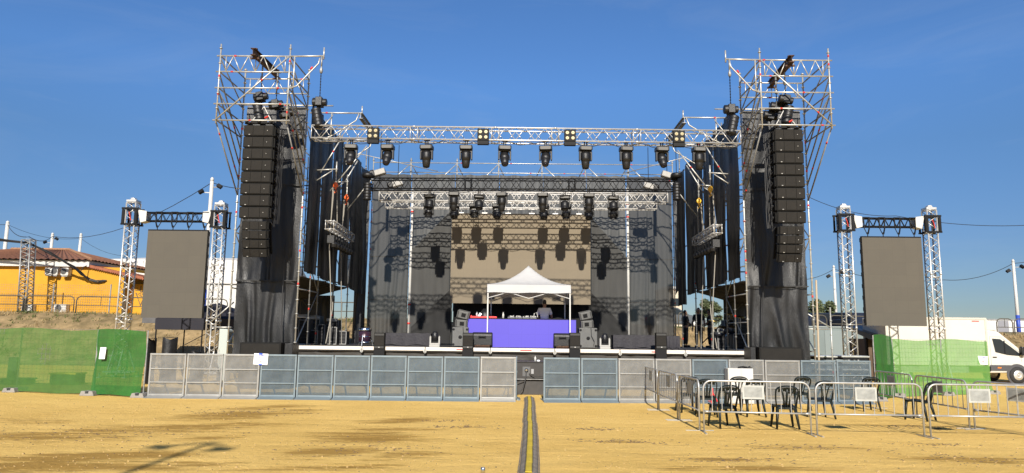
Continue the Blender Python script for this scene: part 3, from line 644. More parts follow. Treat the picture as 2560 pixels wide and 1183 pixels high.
# ================================================================== hanging loudspeaker arrays
def array(s):
    sd = SIDE[s]; Y0 = 23.25
    xl, xr, ytop = (611, 685, 312) if s < 0 else (1936, 2006, 322)
    pl, pr_ = W(xl, ytop, Y0), W(xr, ytop, Y0); cx = (pl.x + pr_.x) / 2; wd = pr_.x - pl.x; z = pl.z
    t = thing('line_array', (cx, Y0 + .3, z), 'curved black array of twelve loudspeaker cabinets hanging in front of the %s tower drape' % sd, 'line array', 'hanging loudspeaker arrays')
    mb = MB(); mb.box(cx - wd * .42, Y0 + .35, z + .1, .06, .8, .09); mb.box(cx + wd * .42, Y0 + .35, z + .1, .06, .8, .09); mb.box(cx, Y0 + .03, z + .1, wd * .98, .06, .13); mb.box(cx, Y0 + .7, z + .1, wd * .9, .06, .09); mb.box(cx, Y0 + .35, z + .1, .1, .8, .08)
    for e in (-.3, 0, .3): mb.tube((cx + e * wd, Y0 - .01, z + .1), (cx + e * wd, Y0 - .03, z + .1), .03, 8, 1)
    mb.build('rigging_frame', [blackm, chrome], t)
    mb = MB()
    for e in (-.36, .36): mb.tube((cx + e, Y0 + .2, z + .15), (cx, Y0 + .35, z + .75), .016, 6); 
    mb.tube((cx + .1, Y0 + .2, z + .3), (cx + .22, Y0 + .2, z + .36), .03, 6, 1)
    mb.build('shackle_sling', [whitep, redp], t)
    ang = 0.0; y = Y0; zz = z
    spec = [(wd, .40, .62, a) for a in (0, 0, 0, .3, .5, .5, .8, 1.0)] + [(wd * .82, .31, .5, a) for a in (2, 4, 5.5, 6.5)]
    for k, (cw, ch, cd, a) in enumerate(spec):
        ang += R(a)
        if k == 8: zz -= .07; y += .06
        rt = Matrix.Rotation(ang, 3, 'X')
        o = V((cx, y, zz))
        P = lambda a_, b_, c_: o + rt @ V((a_, b_, c_))
        mb = MB(); g = .012
        f = [P(-cw / 2, 0, -g), P(cw / 2, 0, -g), P(cw / 2, 0, -ch + g), P(-cw / 2, 0, -ch + g)]
        b = [P(-cw / 2 + .04, cd, -.05), P(cw / 2 - .04, cd, -.05), P(cw / 2 - .04, cd, -ch + .05), P(-cw / 2 + .04, cd, -ch + .05)]
        mb.add(f + b, [(0, 1, 2, 3), (7, 6, 5, 4), (0, 4, 5, 1), (1, 5, 6, 2), (2, 6, 7, 3), (3, 7, 4, 0)])
        for sx in (-1, 1):
            q = P(sx * (cw / 2 + .01), .12, -ch / 2); mb.box(q.x, q.y, q.z, .05, .09, ch * .8, rot=rt); q = P(sx * (cw / 2 + .0), .42, -ch / 2); mb.box(q.x, q.y, q.z, .05, .06, ch * .9, rot=rt)
        c = mb.build('cabinet', cabm, t, bevel=.008)
        mb = MB(); gh = ch * .36
        for x0, x1 in ((-cw * .47, -cw * .19), (-cw * .18, cw * .18), (cw * .19, cw * .47)):
            q0 = P((x0 + x1) / 2, -.012, -ch / 2); mb.box(q0.x, q0.y, q0.z, x1 - x0, .02, ch * .8, rot=rt)
        mb.build('grille', grille, c, bevel=.004)
        mb = MB(); q = P(-cw * .3, -.026, -ch * .85); mb.box(q.x, q.y, q.z, .05, .008, .018, rot=rt); q = P(cw * .3, -.024, -ch * .5); mb.lathe([(.012, 0), (.012, .01)], 8, q, Matrix.Rotation(math.pi / 2, 3, 'X')); mb.build('badge', mat('badge', (.4, .39, .36), .4), c)
        n = o + rt @ V((0, 0, -ch)); y, zz = n.y, n.z
    # looms of cable down the inner side
    mb = MB(); rg = random.Random(8 + s)
    for i in range(5):
        x = cx - s * (wd / 2 + .02 + .03 * i); pts = [(x + .02 * rg.uniform(-1, 1), Y0 + .42 + .05 * i, z - j * .33) for j in range(11)]
        mb.path(pts, .018, 5)
    for j in range(9): mb.path([(cx - s * (wd / 2), Y0 + .25, z - .25 - j * .38), (cx - s * (wd / 2 + .1), Y0 + .3, z - .4 - j * .38), (cx - s * (wd / 2 + .03), Y0 + .45, z - .15 - j * .38)], .014, 5)
    mb.build('cable_loom', wire, t)
for s in (-1, 1): array(s)

# ================================================================== lamps
def moving_head(label, tilt=0.0, kind='profile', turn=0.0):
    t = thing('moving_head', (0, 0, 0), label, 'moving head')
    MB().b2(-.05, -.03, -.1, -.02, .03, .06).b2(.02, -.03, -.1, .05, .03, .06).tube((-.1, 0, .07), (.1, 0, .07), .02, 6).build('clamp', blackm, t)
    b = MB().b2(-.215, -.17, -.25, .215, .17, -.1).build('base', blackp, t, bevel=.03)
    MB().b2(-.16, -.18, -.235, .16, -.172, -.13).build('control_panel', mat('lamp panel', (.12, .117, .11), .6), b)
    rt = Matrix.Rotation(turn, 3, 'Z')
    mb = MB()
    for sx in (-1, 1):
        mb.prism([(sx * .14, -.25), (sx * .215, -.27), (sx * .215, -.56), (sx * .19, -.6), (sx * .165, -.56), (sx * .165, -.34), (sx * .11, -.28)], 'y', -.07, .07)
    mb.b2(-.2, -.07, -.285, .2, .07, -.25); mb.build('yoke', greyp, t, bevel=.012)
    rt = Matrix.Rotation(tilt, 3, 'X'); c = V((0, 0, -.5))
    if kind == 'profile': pr = [(.08, .2), (.15, .19), (.158, .1), (.158, 0), (.15, -.09), (.142, -.095), (.138, -.15), (.115, -.31), (.11, -.315), (.108, -.34), (.085, -.345)]
    else: pr = [(.09, .15), (.16, .13), (.17, .04), (.165, -.06), (.15, -.15), (.155, -.155), (.155, -.19), (.13, -.19), (.11, -.17)]
    h = MB().lathe(pr, 18, c, rt).build('head', blackp, t, smooth=True)
    e = pr[-1]
    q = c + rt @ V((0, 0, e[1] - .004)); MB().lathe([(e[0] * .96, -.004), (e[0] * .7, -.012), (.01, -.016)], 16, q, rt).build('lens', brass, h, smooth=True)
    return t
protoP = moving_head('x', 0); protoT = moving_head('x', R(-38)); protoW = moving_head('x', R(-20), 'wash'); protoX = moving_head('x', R(10), 'wash')
strap = MB()
for a in (-1, 1): strap.path([(a * .16, -.1, -.38), (0, -.178, -.52), (-a * .155, -.1, -.66)], .013, 5)
strap.build('strap', greyp, protoX)
used = set()
def put(proto, loc, label, group, rz=0, rot=None, scale=1):
    if proto not in used and rot is None and scale == 1 and False: return
    o = dup(proto, loc, rz, label, group, rot); o.scale = (scale,) * 3; return o
hx = [880, 971, 1068, 1166, 1262, 1364, 1463, 1564, 1653, 1745]; kd = 'TTPPTTPPTP'
for i, (px, k) in enumerate(zip(hx, kd)):
    q = W(px, 366 + (px - 880) * .008, YT); z = q.z + .12
    nm = 'third' 
    lab = 'leftmost' if i == 0 else 'rightmost' if i == 9 else ORD[i] + ' from the left'
    put(protoP if k == 'P' else protoT, (q.x, YT - .1, z), '%s of the ten black moving heads under the front silver truss' % lab, 'moving heads under the front truss', rz=R(rs.uniform(-8, 8)))
HA = [(1135, 487, 'P'), (1255, 487, 'P'), (1357, 489, 'P'), (1472, 490, 'P'), (1075, 478, 'W'), (1198, 482, 'W'), (1412, 483, 'W'), (1533, 485, 'W')]
for i, (px, py, k) in enumerate(sorted(HA)):
    yy = 27.75 if k == 'P' else 28.2
    q = W(px, py, yy)
    put(protoP if k == 'P' else protoW, (q.x, yy, A0.z - .22), '%s from the left of the moving heads under the black truss' % ORD[i], 'moving heads under the black truss', rz=R(rs.uniform(-10, 10)))
HB = [(1073, 505, 'X'), (1187, 508, 'X'), (1415, 512, 'X'), (1532, 512, 'X'), (1137, 500, 'W'), (1244, 502, 'W'), (1360, 504, 'W'), (1472, 505, 'W')]
for i, (px, py, k) in enumerate(sorted(HB)):
    q = W(px, py, 29.8)
    put(protoX if k == 'X' else protoW, (q.x, 29.7, B0.z - .2), '%s from the left of the moving heads under the middle silver truss' % ORD[i], 'moving heads under the middle truss', rz=R(rs.uniform(-10, 10)))
for o in (protoP, protoT, protoW, protoX):
    for c in [o] + [x for k_ in kids(o) for x in [k_] + kids(k_)]: bpy.data.objects.remove(c)
for i, px in enumerate((933, 1208, 1425, 1697)):
    q = W(px, 340 + (px - 933) * .011, YT - .3)
    t = thing('blinder_light', (q.x, YT - .28, q.z), '%s of the four square black four-lamp blinders on the front truss' % ('leftmost', 'second from the left', 'third from the left', 'rightmost')[i], 'blinder light', 'blinder lights on the front truss')
    b = MB(); b.b2(q.x - .19, YT - .38, q.z - .12, q.x + .19, YT - .2, q.z + .27); b.b2(q.x - .19, YT - .36, q.z - .26, q.x + .19, YT - .22, q.z - .125); b.build('housing', blackm, t, bevel=.012)
    for dx in (-.092, .092):
        for dz in (-.02, .16):
            l = MB().lathe([(.062, -.005), (.062, .012), (.045, .02)], 16, (q.x + dx, YT - .38, q.z + dz), Matrix.Rotation(math.pi / 2, 3, 'X')).build('lamp', lensm, t, smooth=True)
            MB().lathe([(.02, .018), (.018, .03), (.008, .034)], 12, (q.x + dx, YT - .38, q.z + dz), Matrix.Rotation(math.pi / 2, 3, 'X')).build('bulb', mat('bulb glass', (.55, .4, .1), .2), l, smooth=True)
    MB().tube((q.x, YT - .2, q.z + .18), (q.x, YT + .02, q.z + .18), .03, 6).build('clamp', blackm, t)
# power cables looping along the trusses
for nm, p0, p1, n, dz in (('front silver', W(783, 352, YT), W(1847, 366, YT), 13, .16), ('black', A0 + V((0, 0, -.2)), A1 + V((0, 0, -.2)), 14, .1)):
    mb = MB(); rg = random.Random(n); pts = []
    for i in range(n * 6 + 1):
        u = i / (n * 6); pts.append(p0.lerp(p1, u) + V((0, -.22, -dz * abs(math.sin(u * n * math.pi)) * (.4 + .6 * abs(math.sin(u * 37))))))
    mb.path(pts, .012, 5)
    tag(mb.build('power_cable', wire), 'thin black cable drooping along the underside of the %s truss' % nm, 'cable')
# side lighting trusses slung by pulleys in the wings
for s in (-1, 1):
    x = -7.0 if s < 0 else 7.2; sd = SIDE[s]
    t = truss('side_truss', 'short silver truss slung from ropes in the %s wing' % sd, 'truss', 'short trusses slung in the wings', (x, 25.75, 5.78), (x, 29.0, 5.72), .3, .3, alu, 7, r=.026)
    L = thing('light_bar', (x, 27.3, 5.4), 'row of black lamps hanging under the short truss in the %s wing' % sd, 'light bar', 'lamp rows in the wings')
    MB().tube((x, 25.9, 5.5), (x, 28.9, 5.46), .03, 8).build('bar', blackm, L)
    for i in range(7):
        y = 26.1 + i * .42; MB().b2(x - .14, y - .13, 5.12, x + .14, y + .13, 5.42).lathe([(.1, -.12), (.13, 0), (.1, .08)], 10, (x - s * .1, y, 5.1)).build('lamp', blackp, L, bevel=.02)
    hk = [(26.35, 7.38), (28.1, 7.25)]
    for j, (y, z) in enumerate(hk):
        m_ = orange if s < 0 else yellowh; cn = 'orange' if s < 0 else 'yellow'
        xa = XI[s] - s * .9
        t = thing('pulley_block', (xa, y, z), '%s %s pulley block with chain in the %s wing' % ('front' if j == 0 else 'rear', cn, sd), 'pulley', 'pulley blocks in the wings')
        b = MB().lathe([(.04, -.05), (.095, -.04), (.095, .04), (.04, .05)], 14, (xa, y, z), Matrix.Rotation(math.pi / 2, 3, 'X')); b.b2(xa - .035, y - .06, z - .14, xa + .035, y + .06, z + .12); b.build('block', m_, t, smooth=False, bevel=.01)
        mb = MB(); zz = z + .15
        while zz < 7.85: mb.tube((xa, y, zz), (xa, y, zz + .07), .018 if int(zz * 14) % 2 else .03, 5); zz += .07
        mb.build('chain', galv, t)
        MB().path([(xa, y, z - .14), (xa + .03, y, z - .24), (xa - .03, y, z - .3), (xa - .05, y, z - .24)], .018, 6).build('hook', m_, t)
        mb = MB()
        for e in (-.06, .06): mb.tube((xa + e, y, z - .2), (x + e * 2, y, 5.9), .014, 5)
        mb.path([(xa + s * .1, y, z - .1), (xa + s * .14, y + .05, 5), (xa + s * .05 * j, y + .1, 3), (xa - s * .05, y, 1.42)], .018, 6)
        tag(mb.build('rope', rope), '%s pale rope running from pulley to deck in the %s wing' % ('front' if j == 0 else 'rear', sd), 'rope', 'ropes in the wings')
    mb = MB(); mb.path([(XI[s] - s * .3, 29, 3.9), (XI[s] - s * .35, 28.8, 2.8), (XI[s] - s * .2, 28.6, 1.43)], .02, 6)
    tag(mb.build('rope', rope), 'slack grey line hanging beside the equipment in the %s wing' % sd, 'rope', 'ropes in the wings')
# ================================================================== stage
ZD = 1.38
t = thing('stage', (0, 29, 0), 'raised black stage deck with white front edge and dark skirt', 'stage')
mb = MB(); mb.b2(-7.85, 25.36, ZD - .16, 7.95, 32.7, ZD); mb.b2(-10.2, 27.9, ZD - .16, -7.85, 32.7, ZD - .002); mb.b2(7.95, 27.9, ZD - .16, 10.3, 35.6, ZD - .002)
mb.build('deck', mat('stage deck', (.03, .028, .026), .7, 0, .3, 2), t)
fx = [W(p, 870, 25.3).x for p in (741, 905, 1063, 1226, 1387, 1550, 1713, 1869)]
for i in range(7):
    o = MB().b2(fx[i] + .012, 25.3, ZD - .115, fx[i + 1] - .012, 25.355, ZD + .012).build('fascia_board', fasc, t, bevel=.006)
    if i in (2, 3, 5): MB().b2(fx[i] + (1.1 if i != 3 else 1.05), 25.293, ZD - .075, fx[i] + 1.45, 25.3, ZD - .04).build('red_label', redb, o)
for i in range(1, 7):
    MB().b2(fx[i] - .05, 25.24, ZD - .17, fx[i] + .05, 25.296, ZD - .06).tube((fx[i], 25.25, ZD - .2), (fx[i], 25.25, ZD - .05), .03, 8).build('clamp', galv, t)
drape_mb((-7.85, 25.45), (7.95, 25.45), .02, ZD - .13, .05, 4, 71, nz_=10).build('skirt', mat('stage skirt', (.05, .046, .042), .75, 0, .4, 1.5, .4, 12, stretch=(1, 1, 3)), t, smooth=True)
mb = MB()
for x in [-7.6 + 1.9 * i for i in range(9)]:
    for y in (26, 29, 32): mb.tube((x, y, 0), (x, y, ZD - .15), .03, 6)
mb.build('support_legs', galv2, t)

# centre screen
s0, s1 = W(1130, 533, 31.2), W(1476, 541, 31.2); zb = W(1300, 760, 31.2).z
t = thing('led_screen', ((s0.x + s1.x) / 2, 31.25, zb), 'large taupe video screen crossed by truss shadows at the back of the stage', 'video screen')
MB().b2(s0.x, 31.2, zb, s1.x, 31.29, s0.z).build('panel', ledm, t)
mb = MB()
for i in range(13): x = s0.x + (s1.x - s0.x) * i / 12; mb.b2(x - .02, 31.295, zb, x + .02, 31.36, s0.z)
mb.build('frame', blackm, t)
mb = MB()
for i in range(6): x = s0.x + .4 + 1.05 * i; mb.b2(x - .12, 31.25, s0.z, x + .12, 31.35, s0.z + .05, m=0); mb.tube((x, 31.3, s0.z), (x, 31.42, 7.35), .02, 6)
mb.build('hanging_bar', alu, t)

# DJ desk, folding tent
d0, d1 = W(1170, 800, 26.95), W(1440, 803, 26.95); zt = W(1305, 799, 26.95).z
t = thing('dj_desk', ((d0.x + d1.x) / 2, 27.3, ZD), 'long desk fronted by a glowing blue video panel under the white tent', 'desk')
mb = MB(); mb.b2(d0.x, 26.95, ZD + .01, d1.x, 27.01, zt); mb.build('front_panel', ledb, t)
mb = MB(); mb.b2(d0.x, 27.013, ZD + .01, d0.x + .05, 27.55, zt); mb.b2(d1.x - .05, 27.013, ZD + .01, d1.x, 27.55, zt); mb.build('side_panel', blackm, t)
MB().b2(d0.x - .02, 27.0, zt + .003, d1.x + .02, 27.75, zt + .04).build('tabletop', blackm, t)
zt += .04
a, b = W(1176, 797, 27.2), W(1242, 797, 27.2)
tag(MB().b2(a.x, 27.05, zt, b.x, 27.5, zt + .07).b2(a.x + .02, 27.07, zt + .07, a.x + .06, 27.48, zt + .1).build('tray', redb, bevel=.01), 'low red tray on the left end of the blue desk', 'tray')
def bottle(px, py, y, z, h, r, label, m_=whitep):
    q = W(px, py, y); t = thing('bottle', (q.x, y, z), label, 'bottle')
    MB().lathe([(r, 0), (r, h * .6), (r * .8, h * .72), (r * .4, h * .8), (r * .4, h * .9)], 12, (q.x, y, z)).build('body', m_, t, smooth=True)
    MB().lathe([(r * .42, h * .9), (r * .42, h)], 10, (q.x, y, z)).build('cap', whitep, t)
bottle(1192, 792, 27.25, zt + .07, .16, .035, 'small pump bottle standing on the red tray', mat('clear plastic', (.5, .52, .54), .2))
bottle(1258, 792, 27.3, zt, .24, .04, 'tall white bottle on the desk beside the mixer gear')
t = thing('dj_mixer', (.3, 27.3, zt), 'row of silver mixers and players on the blue desk', 'mixer')
mx0, mx1 = W(1269, 797, 27.3).x, W(1342, 797, 27.3).x; k = 4
for i in range(k):
    x0 = mx0 + (mx1 - mx0) * i / k + .01; x1 = mx0 + (mx1 - mx0) * (i + 1) / k - .01
    o = MB().prism([(27.15, zt), (27.5, zt), (27.5, zt + .1), (27.15, zt + .05)], 'x', x0, x1).build('console', mat('console', (.16, .16, .17), .35, .5, .3, 20), t)
    mb = MB(); rg = random.Random(i)
    for j in range(9): x = rg.uniform(x0 + .03, x1 - .03); y = rg.uniform(27.17, 27.45); z = zt + .05 + (y - 27.15) / .35 * .05; mb.tube((x, y, z - .003), (x, y, z + .03), .014, 6)
    mb.build('knob', whitep, o)
mb = MB(); rg = random.Random(2)
q = W(1334, 790, 27.25); mb.path([(q.x, 27.25, zt + .05), (q.x + .03, 27.25, zt + .2), (q.x + .12, 27.25, zt + .24), (q.x + .16, 27.25, zt + .06)], .014, 6); mb.build('headphone_hook', whitep, t)

TX0, TX1, TY0, TY1 = -1.17, 1.86, 26.35, 29.35
t = thing('folding_tent', ((TX0 + TX1) / 2, (TY0 + TY1) / 2, ZD), 'white folding tent with peaked roof standing on the stage over the blue desk', 'tent')
ze = W(1300, 712, TY0).z; pk = W(1313, 664, (TY0 + TY1) / 2).z
def tentf(u, v):
    x, y = 2 * u - 1, 2 * v - 1; m_ = max(abs(x), abs(y)); h = (1 - m_)
    hh = .30 * h + .70 * h ** 2.3 - .0 + .02 * (abs(x * y)) * (1 - m_)
    # ridge lines along the diagonals
    dg = min(1, abs(abs(x) - abs(y)) * 2); hh -= .07 * dg * h * (1 - h) * 2
    return ((TX0 + TX1) / 2 + (TX1 - TX0 + .06) / 2 * x, (TY0 + TY1) / 2 + (TY1 - TY0 + .06) / 2 * y, ze + (pk - ze) * hh + .02 * abs(x) ** 4 * abs(y) ** 4)
mb = MB(); mb.grid(tentf, 32, 32); mb.build('roof_cloth', whitef, t, smooth=True)
mb = MB()
def val(a, b):
    a, b = V(a), V(b); n = (b - a).cross(V((0, 0, 1))).normalized()
    mb.grid(lambda u, v: a.lerp(b, u) + n * (.025 + .012 * math.sin(u * 9 + v)) * v + V((0, 0, -.30 * v + .012 * math.sin(u * 14) * v)), 24, 4)
zz = ze
c = [(TX0 - .03, TY0 - .03, zz), (TX1 + .03, TY0 - .03, zz), (TX1 + .03, TY1 + .03, zz), (TX0 - .03, TY1 + .03, zz)]
for i in range(4): val(c[i], c[(i + 1) % 4])
mb.build('valance', whitef, t, smooth=True)
for x in (TX0, TX1):
    for y in (TY0, TY1):
        o = MB().bar((x, y, ZD), (x, y, ze - .04), .045, .045).build('leg', whitep, t); MB().b2(x - .06, y - .06, ZD, x + .06, y + .06, ZD + .012).build('foot_plate', galv, o)
mb = MB(); zu, zl_ = ze - .06, ze - .5
def sciss(a, b):
    a, b = V(a), V(b); m_ = a.lerp(b, .5)
    for p, q in ((a, m_), (m_, b)):
        mb.bar(p + V((0, 0, zu)), q + V((0, 0, zl_)), .022, .022); mb.bar(p + V((0, 0, zl_)), q + V((0, 0, zu)), .022, .022)
for i in range(4): sciss((c[i][0] * .985, c[i][1] + (.05 if i < 2 else -.05), 0), (c[(i + 1) % 4][0] * .985, c[(i + 1) % 4][1] + (.05 if (i + 1) % 4 < 2 else -.05), 0))
cx, cy = (TX0 + TX1) / 2, (TY0 + TY1) / 2
for p in c: mb.bar((p[0], p[1], zu), (cx, cy, ze + .1), .022, .022); mb.bar((p[0], p[1], zl_), (cx, cy, ze + .0), .022, .022)
mb.tube((cx, cy, ze - .1), (cx, cy, pk - .03), .025, 8); mb.build('scissor_frame', mat('tent frame', (.45, .44, .42), .4, .5), t)

# speakers on the stage front
def front_fill(px, i):
    q = W(px, 858, 25.15); zb = ZD - .27
    t = thing('front_fill_speaker', (q.x, 25.1, .9), '%s of the four small upright speakers standing along the white stage edge' % ('leftmost', 'second', 'third', 'rightmost')[i], 'speaker', 'speakers along the stage edge')
    z0, z1 = W(px, 873, 25.05).z, W(px, 832, 25.05).z
    o = MB().b2(q.x - .185, 25.05, z0, q.x + .185, 25.27, z1).build('cabinet', cabm, t, bevel=.012)
    MB().b2(q.x - .165, 25.035, z0 + .12, q.x + .165, 25.049, z1 - .12).build('grille', grille, o); MB().b2(q.x - .165, 25.035, z1 - .1, q.x + .165, 25.049, z1 - .03).b2(q.x - .165, 25.035, z0 + .03, q.x + .165, 25.049, z0 + .1).build('horn_panel', mat('horn panel', (.03, .029, .027), .5), o)
    MB().b2(q.x - .02, 25.028, z0 + .055, q.x + .03, 25.034, z0 + .075).build('badge', whitep, o)
    MB().b2(q.x - .19, 25.06, 0, q.x + .19, 25.28, z0 - .004).build('support_box', blackm, t, bevel=.01)
for i, px in enumerate((949, 1170, 1437, 1652)): front_fill(px, i)
for s, (a, b_) in ((-1, (1181, 1231)), (1, (1384, 1428))):
    x0, x1 = W(a, 850, 25.75).x, W(b_, 850, 25.75).x; z1 = W(1300, 832, 25.75).z
    t = thing('stage_monitor', ((x0 + x1) / 2, 25.9, ZD), 'black rounded wedge monitor lying on the deck at the %s end of the blue desk' % SIDE[s], 'stage monitor', 'wedge monitors in front of the desk')
    o = MB().prism([(25.65, ZD + .08), (25.72, ZD + .02), (26.15, ZD + .02), (26.2, ZD + .12), (25.98, z1), (25.72, z1), (25.65, z1 - .08)], 'x', x0, x1).build('cabinet', blackp, t, bevel=.035)
    h = (x0 + x1) / 2
    MB().b2(h - .13, 25.64, z1 - .22, h + .13, 25.652, z1 - .12).build('handle_recess', blackm, o); MB().path([(h - .12, 25.63, z1 - .19), (h - .09, 25.6, z1 - .15), (h + .09, 25.6, z1 - .15), (h + .12, 25.63, z1 - .19)], .018, 6).build('handle', greyp, o)
    mb = MB(); rg = random.Random(s)
    for k in range(8): x = x0 + .12 + (x1 - x0 - .24) * k / 7; mb.b2(x - .03, 25.64, ZD + .05, x + .03, 25.654, ZD + .05 + rg.uniform(.03, .07))
    mb.build('connector', rusty, o)
# long black covered cases
for i, (a, b_, yt) in enumerate(((962, 1076, 833), (1534, 1636, 838), (1668, 1698, 841), (924, 936, 835))):
    if i == 3: continue
    p, q = W(a, yt, 26.1), W(b_, yt, 26.1)
    mb = MB(); mb.b2(p.x, 26.1, ZD, q.x, 26.75, p.z)
    mb.grid(lambda u, v: (p.x - .02 + (q.x - p.x + .04) * u, 26.075 - .02 * v + .015 * math.sin(u * 23 + i) * v, p.z + .012 - (p.z - ZD - .05) * v + .03 * math.sin(u * 11) * v), 26, 6)
    mb.grid(lambda u, v: (p.x - .02 + (q.x - p.x + .04) * u, 26.075 + .7 * v, p.z + .012 + .012 * math.sin(u * 17)), 26, 4)
    tag(mb.build('covered_case', mat('purple black cover', (.022, .02, .026), .7, 0, .3, 3, .3, 14), smooth=False), ('long low black covered case on the left of the deck', 'long low black covered case on the right of the deck', 'short black covered case right of the rightmost edge speaker')[i], 'covered case', 'covered cases on the stage')
# moving heads standing on the deck
for i, px in enumerate((1087, 1512)):
    q = W(px, 866, 25.9)
    t = thing('moving_head', (q.x, 25.9, ZD), 'moving head standing upright on the deck %s of the desk' % ('left', 'right')[i], 'moving head', 'moving heads standing on the deck')
    MB().b2(q.x - .19, 25.75, ZD, q.x + .19, 26.05, ZD + .1).build('base', mat('lamp base grey', (.38, .37, .34), .5), t, bevel=.02)
    mb = MB().b2(q.x - .15, 25.84, ZD + .101, q.x + .15, 25.96, ZD + .15)
    for sx in (-1, 1): mb.prism([(q.x + sx * .13, ZD + .1), (q.x + sx * .19, ZD + .1), (q.x + sx * .19, ZD + .36), (q.x + sx * .16, ZD + .42), (q.x + sx * .13, ZD + .36)], 'y', 25.83, 25.97)
    mb.build('yoke', mat('lamp base grey', (.38, .37, .34), .5), t, bevel=.01)
    h = MB().lathe([(.07, -.16), (.115, -.14), (.12, .05), (.1, .14), (.075, .2)], 14, (q.x, 25.9, ZD + .36)).build('head', blackp, t, smooth=True)
    MB().lathe([(.07, 0), (.05, .015), (.01, .02)], 12, (q.x, 25.9, ZD + .561)).build('lens', glass_d, h)
# side subs with a pair of small tilted cabinets on each
for s, (a, b_, yt) in ((-1, (1131, 1171, 818)), (1, (1448, 1493, 820))):
    p, q = W(a, yt, 26.7), W(b_, yt, 26.7); cx = (p.x + q.x) / 2; wd = q.x - p.x
    t = thing('subwoofer', (cx, 27, ZD), 'big grey square bass cabinet on the deck %s of the blue desk' % SIDE[s], 'subwoofer', 'grey bass cabinets beside the desk')
    o = MB().b2(p.x, 26.7, ZD + .03, q.x, 27.4, p.z).build('cabinet', mat('sub grey', (.115, .115, .11), .6, 0, .2, 5, .2, 80), t, bevel=.02)
    for dx in (-.42, .42):
        for dz in (.1, p.z - ZD - .08): MB().lathe([(.045, 0), (.045, .008), (.02, .012)], 12, (cx + dx * wd, 26.7, ZD + dz), Matrix.Rotation(math.pi / 2, 3, 'X')).build('castor_cup', blackm, o)
    MB().lathe([(.07, 0), (.065, .01), (.03, .012), (.01, .02)], 14, (cx, 26.7, (ZD + p.z) / 2), Matrix.Rotation(math.pi / 2, 3, 'X')).build('centre_port', blackm, o)
    mb = MB(); mb.path([(cx + .1, 26.68, p.z), (cx + .12, 26.66, p.z - .3), (cx + .22, 26.66, p.z - .5), (cx + .2, 26.68, ZD + .1)], .012, 5); mb.build('lead', wire, t)
    zt2 = p.z
    for k in range(2):
        t2 = thing('small_array_speaker', (cx - s * .02, 27, zt2 + .0), '%s of the two tilted small speakers stacked on the %s grey bass cabinet' % (('lower', 'upper')[k], SIDE[s]), 'speaker', 'small tilted speakers beside the desk')
        rt = Matrix.Rotation(R((4 if k == 0 else 13) * -s), 3, 'Y') @ Matrix.Rotation(R(8), 3, 'X'); c = V((cx - s * .03 + (.06 if k else 0) * -s, 26.95, zt2 + .16 + .32 * k))
        mb = MB(); mb.box(c.x, c.y, c.z, .46, .4, .27, rot=rt); o = mb.build('cabinet', mat('sub grey', (.115, .115, .11), .6), t2, bevel=.02)
        mb = MB(); q2 = c + rt @ V((-s * .02, -.205, 0)); mb.box(q2.x, q2.y, q2.z, .16, .012, .14, rot=rt); mb.build('handle_recess', blackm, o)
        mb = MB()
        for sx in (-1, 1): q2 = c + rt @ V((sx * .19, -.205, 0)); mb.box(q2.x, q2.y, q2.z, .03, .02, .25, rot=rt)
        mb.build('rigging_rail', greyp, o)
# ground bass stacks before the towers
for s, (a, b_, c_, yt) in ((-1, (600, 703, 732, 856), ), (1, (1898, 2006, 1876, 868))):
    Y0 = 23.6; p, q = W(a, yt, Y0), W(b_, yt, Y0)
    for k in range(2):
        z0 = 0.02 + k * (p.z / 2); t = thing('ground_subwoofer', ((p.x + q.x) / 2, Y0, z0), 'wide dark bass cabinet, %s of the pair on the ground before the %s tower' % (('lower', 'upper')[k], SIDE[s]), 'subwoofer', 'bass cabinets on the ground')
        o = MB().b2(p.x, Y0, z0, q.x, Y0 + .9, z0 + p.z / 2 - .02).build('cabinet', cabm, t, bevel=.012)
        MB().b2(p.x + .05, Y0 - .012, z0 + .04, q.x - .05, Y0 - .001, z0 + p.z / 2 - .06).build('grille', grille, o, bevel=.004)
    x0 = W(c_, yt + 2, Y0 + .3).x; x1 = (q.x + .02) if s < 0 else (p.x - .02)
    t = thing('amplifier_rack', ((x0 + x1) / 2, Y0 + .4, 0), 'narrow black rack with recessed handles beside the %s bass cabinets' % SIDE[s], 'rack', 'racks beside the bass cabinets')
    o = MB().b2(min(x0, x1), Y0 + .3, 0, max(x0, x1), Y0 + 1, p.z - .02).build('case', blackp, t, bevel=.01)
    mb = MB(); w_ = abs(x1 - x0)
    for k in range(5): mb.b2(min(x0, x1) + w_ * .2, Y0 + .288, .2 + k * .28, min(x0, x1) + w_ * .4, Y0 + .302, .33 + k * .28); mb.b2(min(x0, x1) + w_ * .6, Y0 + .288, .2 + k * .28, min(x0, x1) + w_ * .8, Y0 + .302, .33 + k * .28)
    mb.build('handle', wire, o)
# chrome drum at the left
q = W(912, 840, 27.2); t = thing('drum', (q.x, 27.2, ZD), 'chrome drum with red and blue shell on a stand at the left of the deck', 'drum')
MB().lathe([(.23, .12), (.235, .3), (.23, .55)], 18, (q.x, 27.2, ZD)).build('shell', mat('drum shell', (.02, .022, .05), .35, .2, .4, 4, dark=(.05, .01, .012)), t, smooth=True)
MB().lathe([(.25, .55), (.255, .57), (.255, .66), (.24, .67), (.05, .68)], 18, (q.x, 27.2, ZD)).lathe([(.25, .1), (.255, .12), (.25, .16)], 18, (q.x, 27.2, ZD)).lathe([(.24, .33), (.243, .34), (.24, .36)], 18, (q.x, 27.2, ZD)).build('hoop', chrome, t, smooth=True)
mb = MB()
for k in range(3): a = k * 2.1 + .4; mb.tube((q.x + .22 * math.cos(a), 27.2 + .22 * math.sin(a), ZD + .4), (q.x + .32 * math.cos(a), 27.2 + .32 * math.sin(a), ZD + .005), .014, 6)
mb.build('stand_leg', chrome, t)
